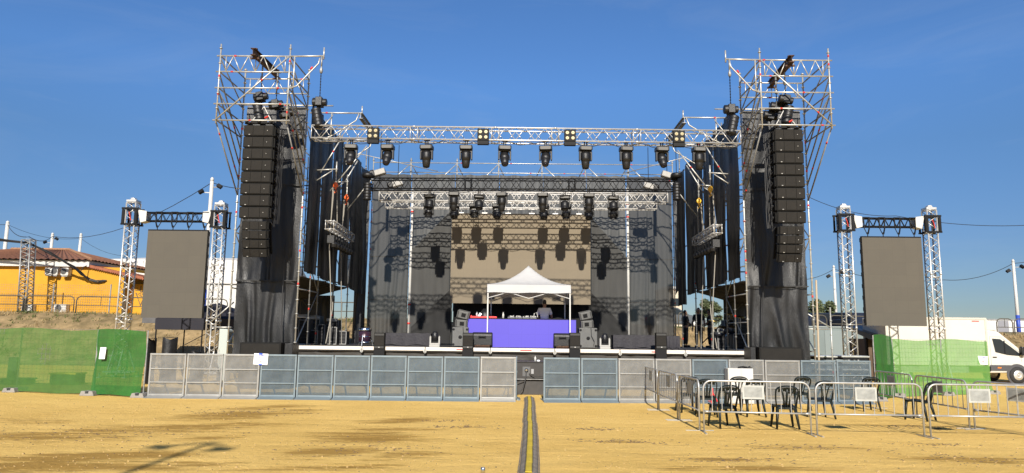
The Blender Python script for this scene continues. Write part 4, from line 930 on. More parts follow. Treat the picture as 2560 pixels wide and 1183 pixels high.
# equipment cases in the wings
rg = random.Random(21)
caseb = mat('flight case black', (.018, .018, .02), .55)
def case(px0, px1, py, Y, label, nm='flight_case', grp='cases in the wings', z0=ZD, kn=True):
    a, b_ = W(px0, py, Y), W(px1, py, Y); t = thing(nm, ((a.x + b_.x) / 2, Y + .3, z0), label, 'flight case' if nm == 'flight_case' else 'rack', grp)
    o = MB().b2(a.x, Y, z0, b_.x, Y + .6, a.z).build('body', caseb, t, bevel=.008)
    mb = MB()
    for x in (a.x, b_.x):
        mb.b2(x - .012, Y - .014, z0, x + .012, Y + .014, a.z)
    for z in (z0 + .014, a.z): mb.b2(a.x + .015, Y - .014, z - .014, b_.x - .015, Y + .014, z + .014)
    mb.build('edge_trim', galv2, t)
    h = a.z - z0
    if kn:
        mb = MB(); n = max(1, int(h / .13))
        for k in range(n): mb.b2(a.x + .05, Y - .01, z0 + .03 + k * h / n, b_.x - .05, Y + .001, z0 + .01 + (k + .75) * h / n)
        mb.build('equipment_panel', mat('rack panel', (.018, .018, .02), .4, .3, .5, 14), t)
cs = [(748, 772, 800, 28.0, 'tall black rack nearest the left tower in the left wing'), (773, 794, 826, 28.4, 'low black case beside the tall rack in the left wing'), (795, 812, 812, 28.9, 'slim upright case in the middle of the left wing'), (813, 842, 818, 29.3, 'wide black case with pale trim in the left wing'), (843, 866, 828, 29.8, 'low case near the open back of the left wing'),
      (775, 800, 790, 29.8, 'tall black case at the back of the left wing behind the low case'), (822, 846, 800, 30.6, 'tall black case at the open back of the left wing'), (1812, 1834, 800, 30.5, 'tall black case behind the drum kit in the right wing'), (1846, 1868, 792, 29.6, 'tall black case beside the inner leg of the right tower'),
      (1794, 1812, 822, 28.6, 'narrow upright case behind the drum kit in the right wing'), (1834, 1862, 835, 27.95, 'low case with pale trim beside the right tower')]
for a in cs: case(*a)
for i, (px, py, Y) in enumerate(((756, 790, 28.5), (785, 795, 29.0), (830, 800, 29.5))):
    q = W(px, py, Y); t = thing('stored_lamp', (q.x, Y, q.z), '%s pale spare lamp lying on the cases in the left wing' % ('nearest', 'middle', 'farthest')[i], 'lamp', 'spare lamps in the left wing')
    MB().b2(q.x - .2, Y - .1, q.z - .06, q.x + .2, Y + .15, q.z + .06).build('housing', mat('lamp panel', (.36, .35, .32), .5), t, bevel=.02); MB().lathe([(.09, 0), (.1, .1), (.07, .22)], 10, (q.x, Y, q.z - .3)).build('head', blackp, t, smooth=True)
    MB().b2(q.x - .14, Y - .1, ZD, q.x + .14, Y + .14, q.z - .31).build('carry_case', caseb, t)
# drum kit in the right wing
q = W(1828, 840, 28.6); cx, cy = q.x, 28.8
t = thing('drum_kit', (cx, cy, ZD), 'dark drum kit with cymbals parked in the right wing', 'drum kit')
ds = mat('drum lacquer', (.03, .03, .035), .25); dk = mat('drum head', (.55, .53, .5), .6); cym = mat('cymbal', (.45, .33, .12), .3, .9)
for dx, dy, dz, r, h, rx in ((0, 0, .32, .3, .4, 90), (-.3, -.1, .75, .17, .25, 20), (.05, -.1, .78, .17, .25, 20), (.42, .1, .42, .22, .4, 0), (-.5, -.2, .62, .18, .15, 0)):
    rt = Matrix.Rotation(R(rx), 3, 'X'); c_ = V((cx + dx, cy + dy, ZD + dz))
    d = MB().lathe([(r, -h / 2), (r, h / 2)], 18, c_, rt).build('drum', ds, t, smooth=True)
    MB().lathe([(r * .96, h / 2 + .004), (r * .5, h / 2 + .006), (.01, h / 2 + .006)], 18, c_, rt).lathe([(r * 1.03, h / 2 - .02), (r * 1.03, h / 2 + .008), (r * .97, h / 2 + .008)], 18, c_, rt, 1).build('drum_head', [dk, chrome], d)
for dx, dy, dz, r in ((-.62, .1, 1.15, .2), (.5, .2, 1.3, .22), (.1, .35, 1.42, .2), (-.35, .3, 1.3, .18)):
    MB().tube((cx + dx, cy + dy, ZD), (cx + dx, cy + dy, ZD + dz), .012, 6).build('cymbal_stand', chrome, t)
    MB().lathe([(r, 0), (r * .4, .02), (.03, .035)], 18, (cx + dx, cy + dy, ZD + dz), Matrix.Rotation(R(14), 3, 'X')).build('cymbal', cym, t, smooth=True)
# dark bag standing behind the desk
q = W(1213, 790, 28.0)
t = thing('equipment_bag', (q.x, 28, ZD), 'black bag with a white tag on a stand behind the left end of the desk', 'bag')
z = W(1213, 772, 28).z
MB().lathe([(.2, ZD + .75), (.26, ZD + 1.0), (.22, z - .2), (.08, z)], 10, (q.x, 28, 0)).build('bag', blackp, t, smooth=True); MB().tube((q.x, 28, ZD), (q.x, 28, ZD + .8), .03, 6).build('stand', blackm, t)
MB().box(q.x - .2, 27.82, z - .25, .1, .02, .16, rot=Matrix.Rotation(.5, 3, 'Y')).build('tag', paper, t)
# control box in the barrier gap
a, b_ = W(1291, 906, 22.75), W(1358, 906, 22.75)
t = thing('power_box', ((a.x + b_.x) / 2, 23, 0), 'dark wooden box with sockets and leads standing in the gap between the barriers', 'power box')
zt = a.z; MB().b2(a.x - .12, 22.75, .5, b_.x + .1, 23.6, zt).build('upper_case', wood, t, bevel=.01); MB().b2(a.x - .12, 22.8, 0, b_.x + .1, 23.6, .47).build('lower_case', mat('lower case', (.045, .042, .04), .6, 0, .3, 6), t, bevel=.01)
MB().b2(a.x - .14, 22.72, zt + .003, b_.x + .12, 23.62, zt + .03).build('lid', wood, t); MB().b2(a.x - .1, 22.7, .475, b_.x + .08, 22.748, .495).build('trim', galv2, t)
q = W(1316, 925, 22.74)
o = MB().b2(q.x - .12, 22.735, q.z - .2, q.x + .12, 22.749, q.z + .1).build('socket_panel', mat('panel grey', (.10, .10, .10), .5), t)
MB().lathe([(.06, 0), (.055, .06), (.03, .09)], 12, (q.x, 22.735, q.z + .0), Matrix.Rotation(math.pi / 2, 3, 'X')).build('socket', chrome, o); MB().b2(q.x + .15, 22.73, q.z - .12, q.x + .23, 22.749, q.z + .03).build('switch', mat('switch grey', (.3, .3, .3), .5), o)
MB().path([(q.x, 22.66, q.z - .02), (q.x - .02, 22.6, q.z - .25), (q.x - .1, 22.55, q.z - .55), (q.x - .28, 22.5, .02), (q.x - .6, 22.45, .015)], .016, 6).build('lead', wire, t)
MB().path([(q.x + .08, 22.66, q.z - .1), (q.x + .3, 22.6, q.z - .2), (q.x + .7, 22.62, q.z - .17)], .013, 6).path([(q.x - .05, 22.66, q.z - .3), (q.x - .3, 22.6, q.z - .36), (q.x - .7, 22.62, q.z - .4)], .013, 6).build('lead', wire, t)
bottle(1338, 905, 22.95, zt + .03, .17, .035, 'small white bottle on the dark power box')
q = W(1346, 905, 22.9); tag(MB().lathe([(.05, 0), (.06, .02), (.03, .05)], 8, (q.x, 22.9, zt + .03)).build('crumpled_paper', paper), 'crumpled white paper beside the bottle on the power box', 'paper')

# ================================================================== crowd barriers
def barrier(w_, fm, pm, label):
    t = thing('crowd_barrier', (0, 0, 0), label, 'crowd barrier', 'crowd barriers before the stage'); h = 1.22
    mb = MB()
    for x in (-w_ / 2 + .028, w_ / 2 - .028): mb.bar((x, 0, .05), (x, 0, h), .045, .045)
    mb.bar((-w_ / 2 + .006, 0, h - .02), (w_ / 2 - .006, 0, h - .02), .06, .05); mb.bar((-w_ / 2 + .05, 0, .08), (w_ / 2 - .05, 0, .08), .04, .05)
    mb.build('frame', fm, t, bevel=.006)
    for z in (.43, .8): MB().bar((-w_ / 2 + .05, -.03, z), (w_ / 2 - .05, -.03, z), .03, .03).build('rail', fm, t)
    MB().b2(-w_ / 2 + .05, -.012, .1, w_ / 2 - .05, -.010, h - .045).build('mesh_panel', pm, t)
    MB().prism([(-.24, .0), (-.03, .0), (-.03, .055), (-.22, .012)], 'x', -w_ / 2 + .005, w_ / 2 - .005).b2(-w_ / 2 + .02, .03, .0, w_ / 2 - .02, 1.0, .012).build('foot_plate', fm, t)
    for x in (-w_ * .3, w_ * .3): MB().bar((x, .03, .95), (x, .85, .03), .04, .04).bar((x, .03, .4), (x, .55, .32), .03, .03).build('brace', mat('brace steel', (.2, .22, .24), .5, .3) if 'brs' not in globals() else brs, t)
    return t
brs = mat('brace steel', (.2, .22, .24), .5, .3, .2, 4)
WB = .99
pb = barrier(WB, barb, perf, 'x'); pw = barrier(WB, bars, perfw, 'x')
L0, L1 = G(367, 994), G(1290, 1003.5); R0, R1 = G(1357, 1005), G(2183, 1009.5)
kinds = 'wwwbbbbbbw'; k2 = 'bbwwbwwbb'
P2 = []
for i, k in enumerate(kinds): P2.append((L0.lerp(L1, (i + .5) / 10), (L1 - L0), k, 'left', i, (L1 - L0).length / 10))
for i, k in enumerate(k2): P2.append((R0.lerp(R1, (i + .5) / 9), (R1 - R0), k, 'right', i, (R1 - R0).length / 9))
for p, d, k, sd, i, ln in P2:
    cn = 'blue grey' if k == 'b' else 'silver'
    lab = '%s perforated barrier panel, %s from the outer end of the left row' % (cn, ORD[i]) if sd == 'left' else '%s perforated barrier panel, %s from the gap in the right row' % (cn, ORD[i])
    o = dup(pb if k == 'b' else pw, (p.x, p.y, 0), math.atan2(d.y, d.x) + R(rs.uniform(-.8, .8)), lab, 'crowd barriers before the stage'); o.scale = (ln / WB * .985, 1, 1 + rs.uniform(-.004, .006))
# end gate panel beside the gap
q = G(1293, 1002); o = dup(pb, (q.x - .03, q.y + .45, 0), R(90), 'blue grey barrier panel turned sideways at the left of the gap', 'crowd barriers before the stage'); o.scale = (.75, .5, 1.0)
for o in (pb, pw):
    for c in [o] + list(o.children): bpy.data.objects.remove(c)
# paper notices
def text_mb(txt, size, m_, name, parent, M):
    cu = bpy.data.curves.new('txt', 'FONT'); cu.body = txt; cu.size = size; cu.align_x = 'CENTER'; cu.extrude = .0006
    ob = bpy.data.objects.new('txt', cu); col.objects.link(ob); bpy.context.view_layer.update()
    me = bpy.data.meshes.new_from_object(ob.evaluated_get(bpy.context.evaluated_depsgraph_get())); bpy.data.objects.remove(ob)
    me.name = name; me.materials.clear(); me.materials.append(m_); o = bpy.data.objects.new(name, me); col.objects.link(o); o.parent = parent; o.matrix_local = M
def notice(p, w_, h_, label, tilt=0, rz=0, tape=True):
    t = thing('paper_notice', p, label, 'notice', 'paper notices reading no entry'); t.rotation_euler = (0, 0, 0)
    mb = MB(); mb.grid(lambda u, v: (p[0] + (u - .5) * w_, p[1] - .012 * math.sin(u * 3.1) * math.sin(v * 3), p[2] + (v - .5) * h_), 8, 8); o = mb.build('sheet', paper, t, smooth=True)
    X = Matrix.Rotation(math.pi / 2, 4, 'X')
    text_mb('PROHIBIDO', w_ * .155, inkb, 'heading_text', t, Matrix.Translation((0, -.02, h_ * .28)) @ X); text_mb('EL PASO', w_ * .15, inkb, 'heading_text', t, Matrix.Translation((-w_ * .1, -.02, h_ * .1)) @ X)
    mb = MB(); c = [(p[0] + .11 * h_ * math.cos(a * .4488), p[1] - .021, p[2] - h_ * .12 + .11 * h_ * math.sin(a * .4488)) for a in range(14)]
    mb.path(c, .014 * h_, 5, closed=True); mb.tube(c[5], c[12], .012 * h_, 5); mb.b2(p[0] - w_ * .38, p[1] - .02, p[2] - h_ * .33, p[0] + w_ * .38, p[1] - .018, p[2] - h_ * .315); mb.build('prohibition_sign', inkr, t)
    if tape: MB().b2(p[0] - w_ * .15, p[1] - .022, p[2] + h_ * .42, p[0] + w_ * .1, p[1] - .016, p[2] + h_ * .53).b2(p[0] - w_ * .1, p[1] - .022, p[2] - h_ * .53, p[0] + w_ * .12, p[1] - .016, p[2] - h_ * .43).build('tape', mat('blue tape', (.03, .1, .55), .4), t)
    t.rotation_euler = (0, tilt, rz)
y = L0.lerp(L1, .31).y - .04
q = W(652, 898, y); notice((q.x, y, q.z), .40, .31, 'white no entry notice taped in blue to the top of a barrier panel', R(2))

# cable ramp modules
c0, c1, c2 = G(1323, 995), G(1327, 1075), G(1321, 1190); n = 13
def rampc(u): a = c0.lerp(c1, u); b = c1.lerp(c2, u); return a.lerp(b, u)
hw = .132
for i in range(n):
    p, q = rampc(i / n), rampc((i + .985) / n); d = (q - p).normalized(); sx = V((-d.y, d.x, 0)) * -1
    if sx.x < 0: sx = -sx
    t = thing('cable_ramp', p.lerp(q, .5), 'grey rubber cable ramp module with yellow lid on the sand before the stage gap', 'cable ramp', 'cable ramp modules in one line')
    mb = MB(); j = rs.uniform(-.01, .01)
    pr = [(-hw, .002), (-hw, .012), (-.05, .05), (-.05, .02), (.05, .02), (.05, .05), (hw, .012), (hw, .002)]
    n0 = len(pr); vs = [p + sx * (a + j) + V((0, 0, b)) for a, b in pr] + [q + sx * (a + j) + V((0, 0, b)) for a, b in pr]
    mb.add(vs, [(k, (k + 1) % n0, n0 + (k + 1) % n0, n0 + k) for k in range(n0)] + [tuple(range(n0)), tuple(range(n0, 2 * n0))])
    L = (q - p).length
    for k in range(9):
        u = (k + .5) / 9
        for sd in (-1, 1): e = p.lerp(q, u) + sx * (sd * (hw + .004) + j); mb.bar(e + V((0, 0, .008)), e + sx * sd * .018 + V((0, 0, .004)), .035, .01)
    for k in range(12):
        u = (k + .5) / 12
        for sd in (-1, 1): mb.bar(p.lerp(q, u) + sx * (sd * .062 + j) + V((0, 0, .047)), p.lerp(q, u) + sx * (sd * (hw - .02) + j) + V((0, 0, .02)), .012, .01)
    mb.build('base', rubber, t)
    mb = MB(); a, b = p + d * .006, q - d * .006
    mb.add([a + sx * (-.048 + j) + V((0, 0, .04)), a + sx * (.048 + j) + V((0, 0, .04)), b + sx * (.048 + j) + V((0, 0, .04)), b + sx * (-.048 + j) + V((0, 0, .04)), a + sx * (-.043 + j) + V((0, 0, .056)), a + sx * (.043 + j) + V((0, 0, .056)), b + sx * (.043 + j) + V((0, 0, .056)), b + sx * (-.043 + j) + V((0, 0, .056))], [(0, 1, 2, 3), (7, 6, 5, 4), (0, 4, 5, 1), (1, 5, 6, 2), (2, 6, 7, 3), (3, 7, 4, 0)])
    for k in range(8): e = a.lerp(b, (k + .5) / 8); mb.bar(e + sx * (-.035 + j) + V((0, 0, .057)), e + sx * (.035 + j) + V((0, 0, .057)), .03, .005)
    mb.build('lid', yelr, t)
# drink can at the lower edge
q = G(1207, 1191); t = thing('drink_can', (q.x, q.y, 0), 'shiny metal can standing on the sand left of the cable ramp', 'can')
MB().lathe([(.024, 0), (.03, .012), (.03, .1), (.024, .115)], 16, (q.x, q.y, 0)).build('body', chrome, t, smooth=True); MB().lathe([(.025, .116), (.02, .112), (.005, .112)], 16, (q.x, q.y, 0)).build('lid', galv, t)
# tiny lamp post behind the camera whose shadow falls on the sand
tip = G(530, 1107); hgt = 10.0; by = tip.y - hgt / math.tan(R(EL))
t = thing('lamp_post', (tip.x, by, 0), 'tall lamp post with two arms standing behind the viewpoint', 'lamp post')
MB().tube((tip.x, by, 0), (tip.x, by, hgt), .09, 10, r2=.05).build('post', galv, t, smooth=True)
for dx, dz in ((-.62, -.05), (.42, -.12)): MB().bar((tip.x, by, hgt), (tip.x + dx, by, hgt + dz - .2), .09, .05).build('arm', galv, t); MB().box(tip.x + dx, by, hgt + dz - .26, .38, .22, .1, rot=Matrix.Rotation(.35 if dx < 0 else -.2, 3, 'Y')).build('lamp_head', galv, t, bevel=.02)

# ================================================================== pedestrian barriers and chairs
def ped(L):
    t = thing('pedestrian_barrier', (0, 0, 0), 'x', 'pedestrian barrier', 'pedestrian barriers round the chairs'); h = 1.0; rr = .16
    pts = [(-L / 2 + .02, 0, .01), (-L / 2 + .02, 0, h - rr)]
    for k in range(1, 6): a = math.pi - k * math.pi / 12; pts.append((-L / 2 + .02 + rr + rr * math.cos(a), 0, h - rr + rr * math.sin(a)))
    pts.append((-L / 2 + .02 + rr, 0, h)); pts += [(-x, yy, z) for x, yy, z in reversed(pts)]
    MB().path(pts, .0185, 10).build('frame', galvb, t, smooth=True)
    MB().tube((-L / 2 + .02, 0, .4), (L / 2 - .02, 0, .4), .017, 8).lathe([(.03, 0), (.018, .1)], 8, (-L / 2 + .04, 0, .4), Matrix.Rotation(math.pi / 2, 3, 'Y')).lathe([(.03, 0), (.018, .1)], 8, (L / 2 - .04, 0, .4), Matrix.Rotation(-math.pi / 2, 3, 'Y')).build('lower_rail', galvb, t, smooth=True)
    n = 10
    for k in range(n):
        x = -L / 2 + L * (k + 1) / (n + 1); MB().tube((x, 0, .4), (x, 0, h - .01), .008, 6).build('bar', galvb, t)
    for x in (-L / 2 + .02, L / 2 - .02): MB().b2(x - .02, -.28, .0, x + .02, .28, .012).build('foot', galvb, t)
    o = MB().b2(-L * .128, -.018, .66, L * .072, -.012, .925).build('plate', mat('barrier plate', (.44, .45, .42), .5, .15, .2, 3), t)
    MB().b2(-L * .128 + .035, -.0205, .695, L * .072 - .035, -.0185, .89).build('plate_mesh', mat('plate mesh', (.30, .31, .295), .6, .1, .25, 9), o)
    return t
galvb = mat('barrier zinc', (.46, .46, .44), .42, .5, .2, 6)
LP_ = 2.13; pp = ped(LP_)
f0, f1 = G(1759, 1081), G(2033, 1089)
def pl(a, b_, label): a, b_ = V((a[0], a[1], 0)), V((b_[0], b_[1], 0)); c = (a + b_) / 2; d = b_ - a; o = dup(pp, (c.x, c.y, 0), math.atan2(d.y, d.x), label, 'pedestrian barriers round the chairs'); o.scale.x = d.length / LP_
fr = [(1758, 1081, 2031, 1088), (2041, 1088.5, 2314, 1092.5), (2325, 1093, 2602, 1097)]
for i, (a, b, c, d) in enumerate(fr): g, h = G(a, b), G(c, d); pl((g.x, g.y), (h.x, h.y), '%s of the three steel barriers in the front row with pale plates' % ('leftmost', 'middle', 'rightmost')[i])
sd_ = [(1750, 1077, 1699, 1052), (1695, 1050, 1647, 1026), (1645, 1024, 1609, 1003)]
for i, (a, b, c, d) in enumerate(sd_): g, h = G(a, b), G(c, d); pl((g.x, g.y), (h.x, h.y), '%s of the steel barriers in the left side row seen end on' % ('nearest', 'middle', 'farthest')[i])
rr_ = [((9.75, 19.95), (9.62, 17.82)), ((9.62, 17.72), (9.58, 15.6)), ((9.6, 15.5), (10.3, 13.5))]
for i, (a, b) in enumerate(rr_): pl(a, b, '%s steel barrier of the right side row' % ('farthest', 'middle', 'nearest')[i])
for c in [pp] + [y for x in list(pp.children) for y in [x] + list(x.children)]: bpy.data.objects.remove(c)
def chair():
    t = thing('plastic_chair', (0, 0, 0), 'x', 'chair', 'plastic chairs inside the barriers')   # faces +Y, back towards -Y
    mb = MB(); mb.grid(lambda u, v: ((u - .5) * (.40 + .05 * v), -.19 + .4 * v, .435 + .02 * v * v + .018 * abs(2 * u - 1) ** 3), 10, 10); o = mb.build('seat', chairm, t, smooth=True); o.modifiers.new('s', 'SOLIDIFY').thickness = .025
    mb = MB(); pts = []
    for k in range(15):
        a = math.pi * k / 14; x = .225 * math.cos(a); z = .87 - .14 + .14 * math.sin(a) ** .6 if 0 < k < 14 else .72; y = -.2 - .11 * (z - .44) / .43 - .03 * (1 - abs(x) / .225)
        pts.append((x, y, z))
    pts = [(.195, -.185, .43)] + [(.215, -.215, .6)] + pts + [(-.215, -.215, .6), (-.195, -.185, .43)]
    mb.path(pts, .014, 8, ry=.032)
    # top panel and fan of three slats
    mb.grid(lambda u, v: ((u - .5) * .36, -.315 + .09 * v * .6 - .02 * (1 - (2 * u - 1) ** 2), .845 - .075 * v - .03 * (2 * u - 1) ** 2), 8, 3)
    for x0, x1 in ((-.05, -.11), (0, 0), (.05, .11)):
        mb.path([(x0, -.19, .44), (x0 * 1.1, -.235, .56), (x0 * 1.3 + x1 * .1, -.27, .68), (x1, -.31, .81)], .019 if x0 else .021, 6, ry=.008)
    mb.build('backrest', chairm, t, smooth=True)
    for sx in (-1, 1):
        for y0, y1 in ((-.17, -.27), (.19, .22)):
            MB().path([(sx * .175, y0, .44), (sx * .195, (y0 + y1) / 2, .25), (sx * .225, y1, .0)], [.036, .03, .022], 6).build('leg', chairm, t, smooth=True)
    MB().b2(-.18, -.2, .39, .18, -.18, .43).build('apron', chairm, t); MB().b2(-.18, .19, .4, .18, .21, .44).build('apron', chairm, t)
    return t
pc = chair()
CH = [(1723, 1032, 5, 'by the left side row, farthest left'), (1772, 1043, -8, 'behind the leftmost front barrier post'), (1846, 1030, 4, 'in front of the white cabinet'), (1890, 1043, 0, 'behind the plate of the leftmost front barrier'), (1816, 1071, 14, 'nearest the front row on the left, slightly turned'), (1972, 1073, -6, 'nearest the front row beside the right end of the leftmost barrier'), (2003, 1027, 10, 'at the back between the white cabinet and the right row'), (2062, 1048, 3, 'behind the left end of the middle front barrier'), (2178, 1029, 2, 'behind the plate of the middle front barrier'), (2312, 1053, 38, 'turned sideways at the right end of the middle barrier')]
for px, py, a, lb in CH:
    g = G(px, py); o = dup(pc, (g.x, g.y + .22, 0), R(a), 'dark plastic chair ' + lb, 'plastic chairs inside the barriers')
for c in [pc] + list(pc.children): bpy.data.objects.remove(c)
# white cabinet leaning near the barrier
a, b_ = G(1822, 1011), G(1893, 1014); zt = W(1820, 921, a.y).z
t = thing('white_cabinet', ((a.x + b_.x) / 2, a.y, 0), 'white two door cabinet with faint markings standing before the barriers', 'cabinet'); yy = a.y
MB().b2(a.x, yy, .02, b_.x, yy + .35, zt).build('body', whitep, t, bevel=.008); mid = a.x + (b_.x - a.x) * .52
MB().b2(a.x + .01, yy - .014, .05, mid - .004, yy - .001, zt - .015).build('door', whitep, t); o = MB().b2(mid + .004, yy - .014, .05, b_.x - .01, yy - .001, zt - .015).build('door', whitep, t)
mb = MB()
for x, z, l in ((mid + .12, .55, .08), (mid + .1, .42, .1), (mid + .14, .38, .05), (mid + .28, .5, .05), (mid + .08, .3, .06)): mb.b2(x, yy - .0165, z, x + l, yy - .0145, z + .012)
mb.build('marking', inkb, o)
mb = MB(); rg = random.Random(4)
for k in range(5):
    x0 = mid + .0 + .06 * k; mb.path([(x0 + rg.uniform(-.1, .15), yy + .1 + rg.uniform(-.06, .1), zt + .015 + rg.uniform(0, .05) * math.sin(j)) for j in range(6)], .016, 5)
tag(mb.build('coiled_cable', wire), 'small heap of black cable on top of the white cabinet', 'cable')
g = G(1782, 1008); t = thing('red_stand', (g.x, g.y, 0), 'small red tripod stand beside the white cabinet', 'stand')
for a in (0, 2.1, 4.2): MB().tube((g.x, g.y, .3), (g.x + .16 * math.cos(a), g.y + .16 * math.sin(a), 0), .014, 6).build('leg', redb, t)
MB().tube((g.x, g.y, .22), (g.x, g.y, .42), .02, 8).build('post', redb, t); MB().path([(g.x + .13 * math.cos(a * .6), g.y + .13 * math.sin(a * .6), .06) for a in range(10)], .01, 5).build('ring', redb, t)

# ================================================================== green fences
def net(name, label, A, B, h, mt, folds, seed, posts=3, base=.03):
    A, B = V((A[0], A[1], 0)), V((B[0], B[1], 0)); L = (B - A).length; d = (B - A).normalized(); n = V((d.y, -d.x, 0))
    t = thing(name, (A + B) / 2, label, 'mesh fence', 'green netted site fences')
    mb = MB()
    def fn(u, v):
        o = .03 + folds * noise.noise((u * L * .9, v * 2.5, seed)) + .02 * math.sin(u * L * 3 + 4 * noise.noise((u, v, seed))) + (.10 * (1 - v) ** 3) * (1 + noise.noise((u * L, 2, seed)))
        z = base + (h - base) * v + (.035 * math.sin(u * L * 1.9 + seed) * v if v > .9 else 0) + (.05 * noise.noise((u * L * .8, 4, seed)) * (1 - v))
        return A + d * (u * L) + n * o + V((0, 0, z))
    mb.grid(fn, int(L * 12), 26); mb.build('shade_net', mt, t, smooth=True)
    mb = MB()
    for k in range(int(L / .15) + 1): x = min(L, k * .15); mb.tube(A + d * x + V((0, 0, .1)), A + d * x + V((0, 0, h)), .0035, 4)
    for k in range(13): z = .1 + (h - .1) * k / 12; mb.tube(A + V((0, 0, z)), B + V((0, 0, z)), .0035, 4)
    mb.build('wire_mesh', galv2, t)
    for k in range(posts):
        p = A + d * (L * k / (posts - 1)); MB().tube(p, p + V((0, 0, h)), .02, 8).build('post', galv2, t)
        f = p - n * -.0; mb = MB(); mb.prism([(f.x - .2, .0), (f.x + .2, .0), (f.x + .15, .13), (f.x + .06, .13), (f.x + .05, .06), (f.x - .05, .06), (f.x - .06, .13), (f.x - .15, .13)], 'y', f.y - .34, f.y + .3); mb.build('concrete_foot', conc, t, bevel=.012)
    return t
ga, gb, gc_ = G(-40, 976), G(226, 988), G(362, 992)
hg = W(100, 826, ga.y).z
net('netted_fence', 'pale green netted fence panel at the far left', (ga.x - 1.5, ga.y + .35), (gb.x, gb.y + .12), 1.86, greenm, .05, 2, 3)
net('netted_fence', 'deep green double netted fence panel left of the silver barriers', (gb.x + .06, gb.y + .05), (gc_.x, gc_.y - .1), 1.85, greend, .07, 7, 2)
q = W(257, 883, gb.y - .12); t = thing('paper_notice', (q.x, q.y, q.z), 'small white notice in a sleeve hung on the deep green fence panel', 'notice', 'paper notices reading no entry')
MB().grid(lambda u, v: (q.x + (u - .5) * .17 + .02 * v, q.y - .03 - .01 * math.sin(u * 3), q.z + (v - .5) * .33), 6, 6).build('sheet', paper, t, smooth=True)
text_mb('PROHIBIDO', .026, inkb, 'heading_text', t, Matrix.Translation((.01, -.05, .1)) @ Matrix.Rotation(math.pi / 2, 4, 'X')); text_mb('EL PASO', .026, inkb, 'heading_text', t, Matrix.Translation((.01, -.05, .06)) @ Matrix.Rotation(math.pi / 2, 4, 'X'))
ra, rb_, rc = G(2181, 1000), G(2226, 990), G(2478, 985)
greenr = mat('green net painted sunlit', (.17, .40, .085), .8, 0, .15, 2, .3, 22, trans=.24, transl=.3)  # brighter copy of the green net, light coming through it painted in
net('netted_fence', 'bright green netted fence panel in front of the white truck', (rb_.x, rb_.y - .3), (rc.x, rc.y + .1), 1.86, greenr, .05, 15, 3)
net('netted_fence', 'narrow dark green netted fence panel right of the barriers', (ra.x, ra.y - .25), (rb_.x - .05, rb_.y - .32), 1.98, greend, .05, 19, 2)
y = rc.y - .1
q = W(2456, 901, y); notice((q.x, y - .02, q.z), .36, .29, 'white no entry notice on the bright green fence before the truck', R(2), 0, False)
# dark crates standing behind the left fence and barriers
for i, (px0, px1, py, yb) in enumerate(((125, 188, 936, 24.2), (0, 60, 950, 24.0))):
    a, b_ = W(px0, py, yb), W(px1, py, yb); t = thing('storage_crate', ((a.x + b_.x) / 2, yb, 0), ('dark crate with yellow rim behind the pale green fence', 'low dark crate behind the far left end of the green fence')[i], 'crate', 'crates behind the green fence')
    MB().b2(a.x, yb, .02, b_.x, yb + .6, a.z).build('body', mat('crate', (.03, .04, .03), .7), t, bevel=.02); MB().b2(a.x - .03, yb - .03, a.z + .002, b_.x + .03, yb + .63, a.z + .05).build('lid', yelr if i == 0 else mat('crate', (.03, .04, .03), .7), t)
a, b_ = W(22, 893, 24.6), W(44, 893, 24.6)
t = thing('signal_board', (a.x, 24.6, 0), 'narrow upright dark board seen through the far left green fence', 'board'); MB().b2(a.x, 24.6, .1, b_.x, 24.66, a.z).build('panel', mat('crate', (.03, .04, .03), .7), t); MB().b2(a.x - .2, 24.4, 0, b_.x + .2, 24.9, .095).build('base', conc, t)
for i, (px0, px1, py, yb) in enumerate(((398, 434, 846, 25.6), (364, 376, 848, 25.0), (470, 500, 880, 25.2))):
    a, b_ = W(px0, py, yb), W(px1, py, yb); cx, hw_ = (a.x + b_.x) / 2, (b_.x - a.x) / 2
    mb = MB()
    mb.grid(lambda u, v: (cx + (hw_ + .04 * noise.noise((u * 6, v * 3, i))) * (1 - .18 * v ** 3) * math.cos(u * 2 * math.pi), yb + .3 + (.3 + .04 * noise.noise((u * 6, v * 3, i + 4))) * math.sin(u * 2 * math.pi), .02 + (a.z - .02) * min(1, v * 1.15) + (.05 * math.sin(u * 12.6) if v > .8 else 0)), 28, 14)
    mb.grid(lambda u, v: (cx + hw_ * .82 * (2 * u - 1) * (1 - .3 * abs(2 * v - 1)), yb + .3 + .22 * (2 * v - 1), a.z + .03 + .03 * noise.noise((u * 3, v * 3, i))), 8, 8)
    tag(mb.build('covered_stack', mat('black tarpaulin', (.015, .015, .016), .55, 0, .3, 4, .4, 10), smooth=True), ('stack wrapped in black sheeting behind the outermost silver barrier', 'narrow black wrapped stack at the edge of the green fence', 'low black wrapped heap behind the second barrier')[i], 'covered stack', 'black wrapped stacks behind the barriers')
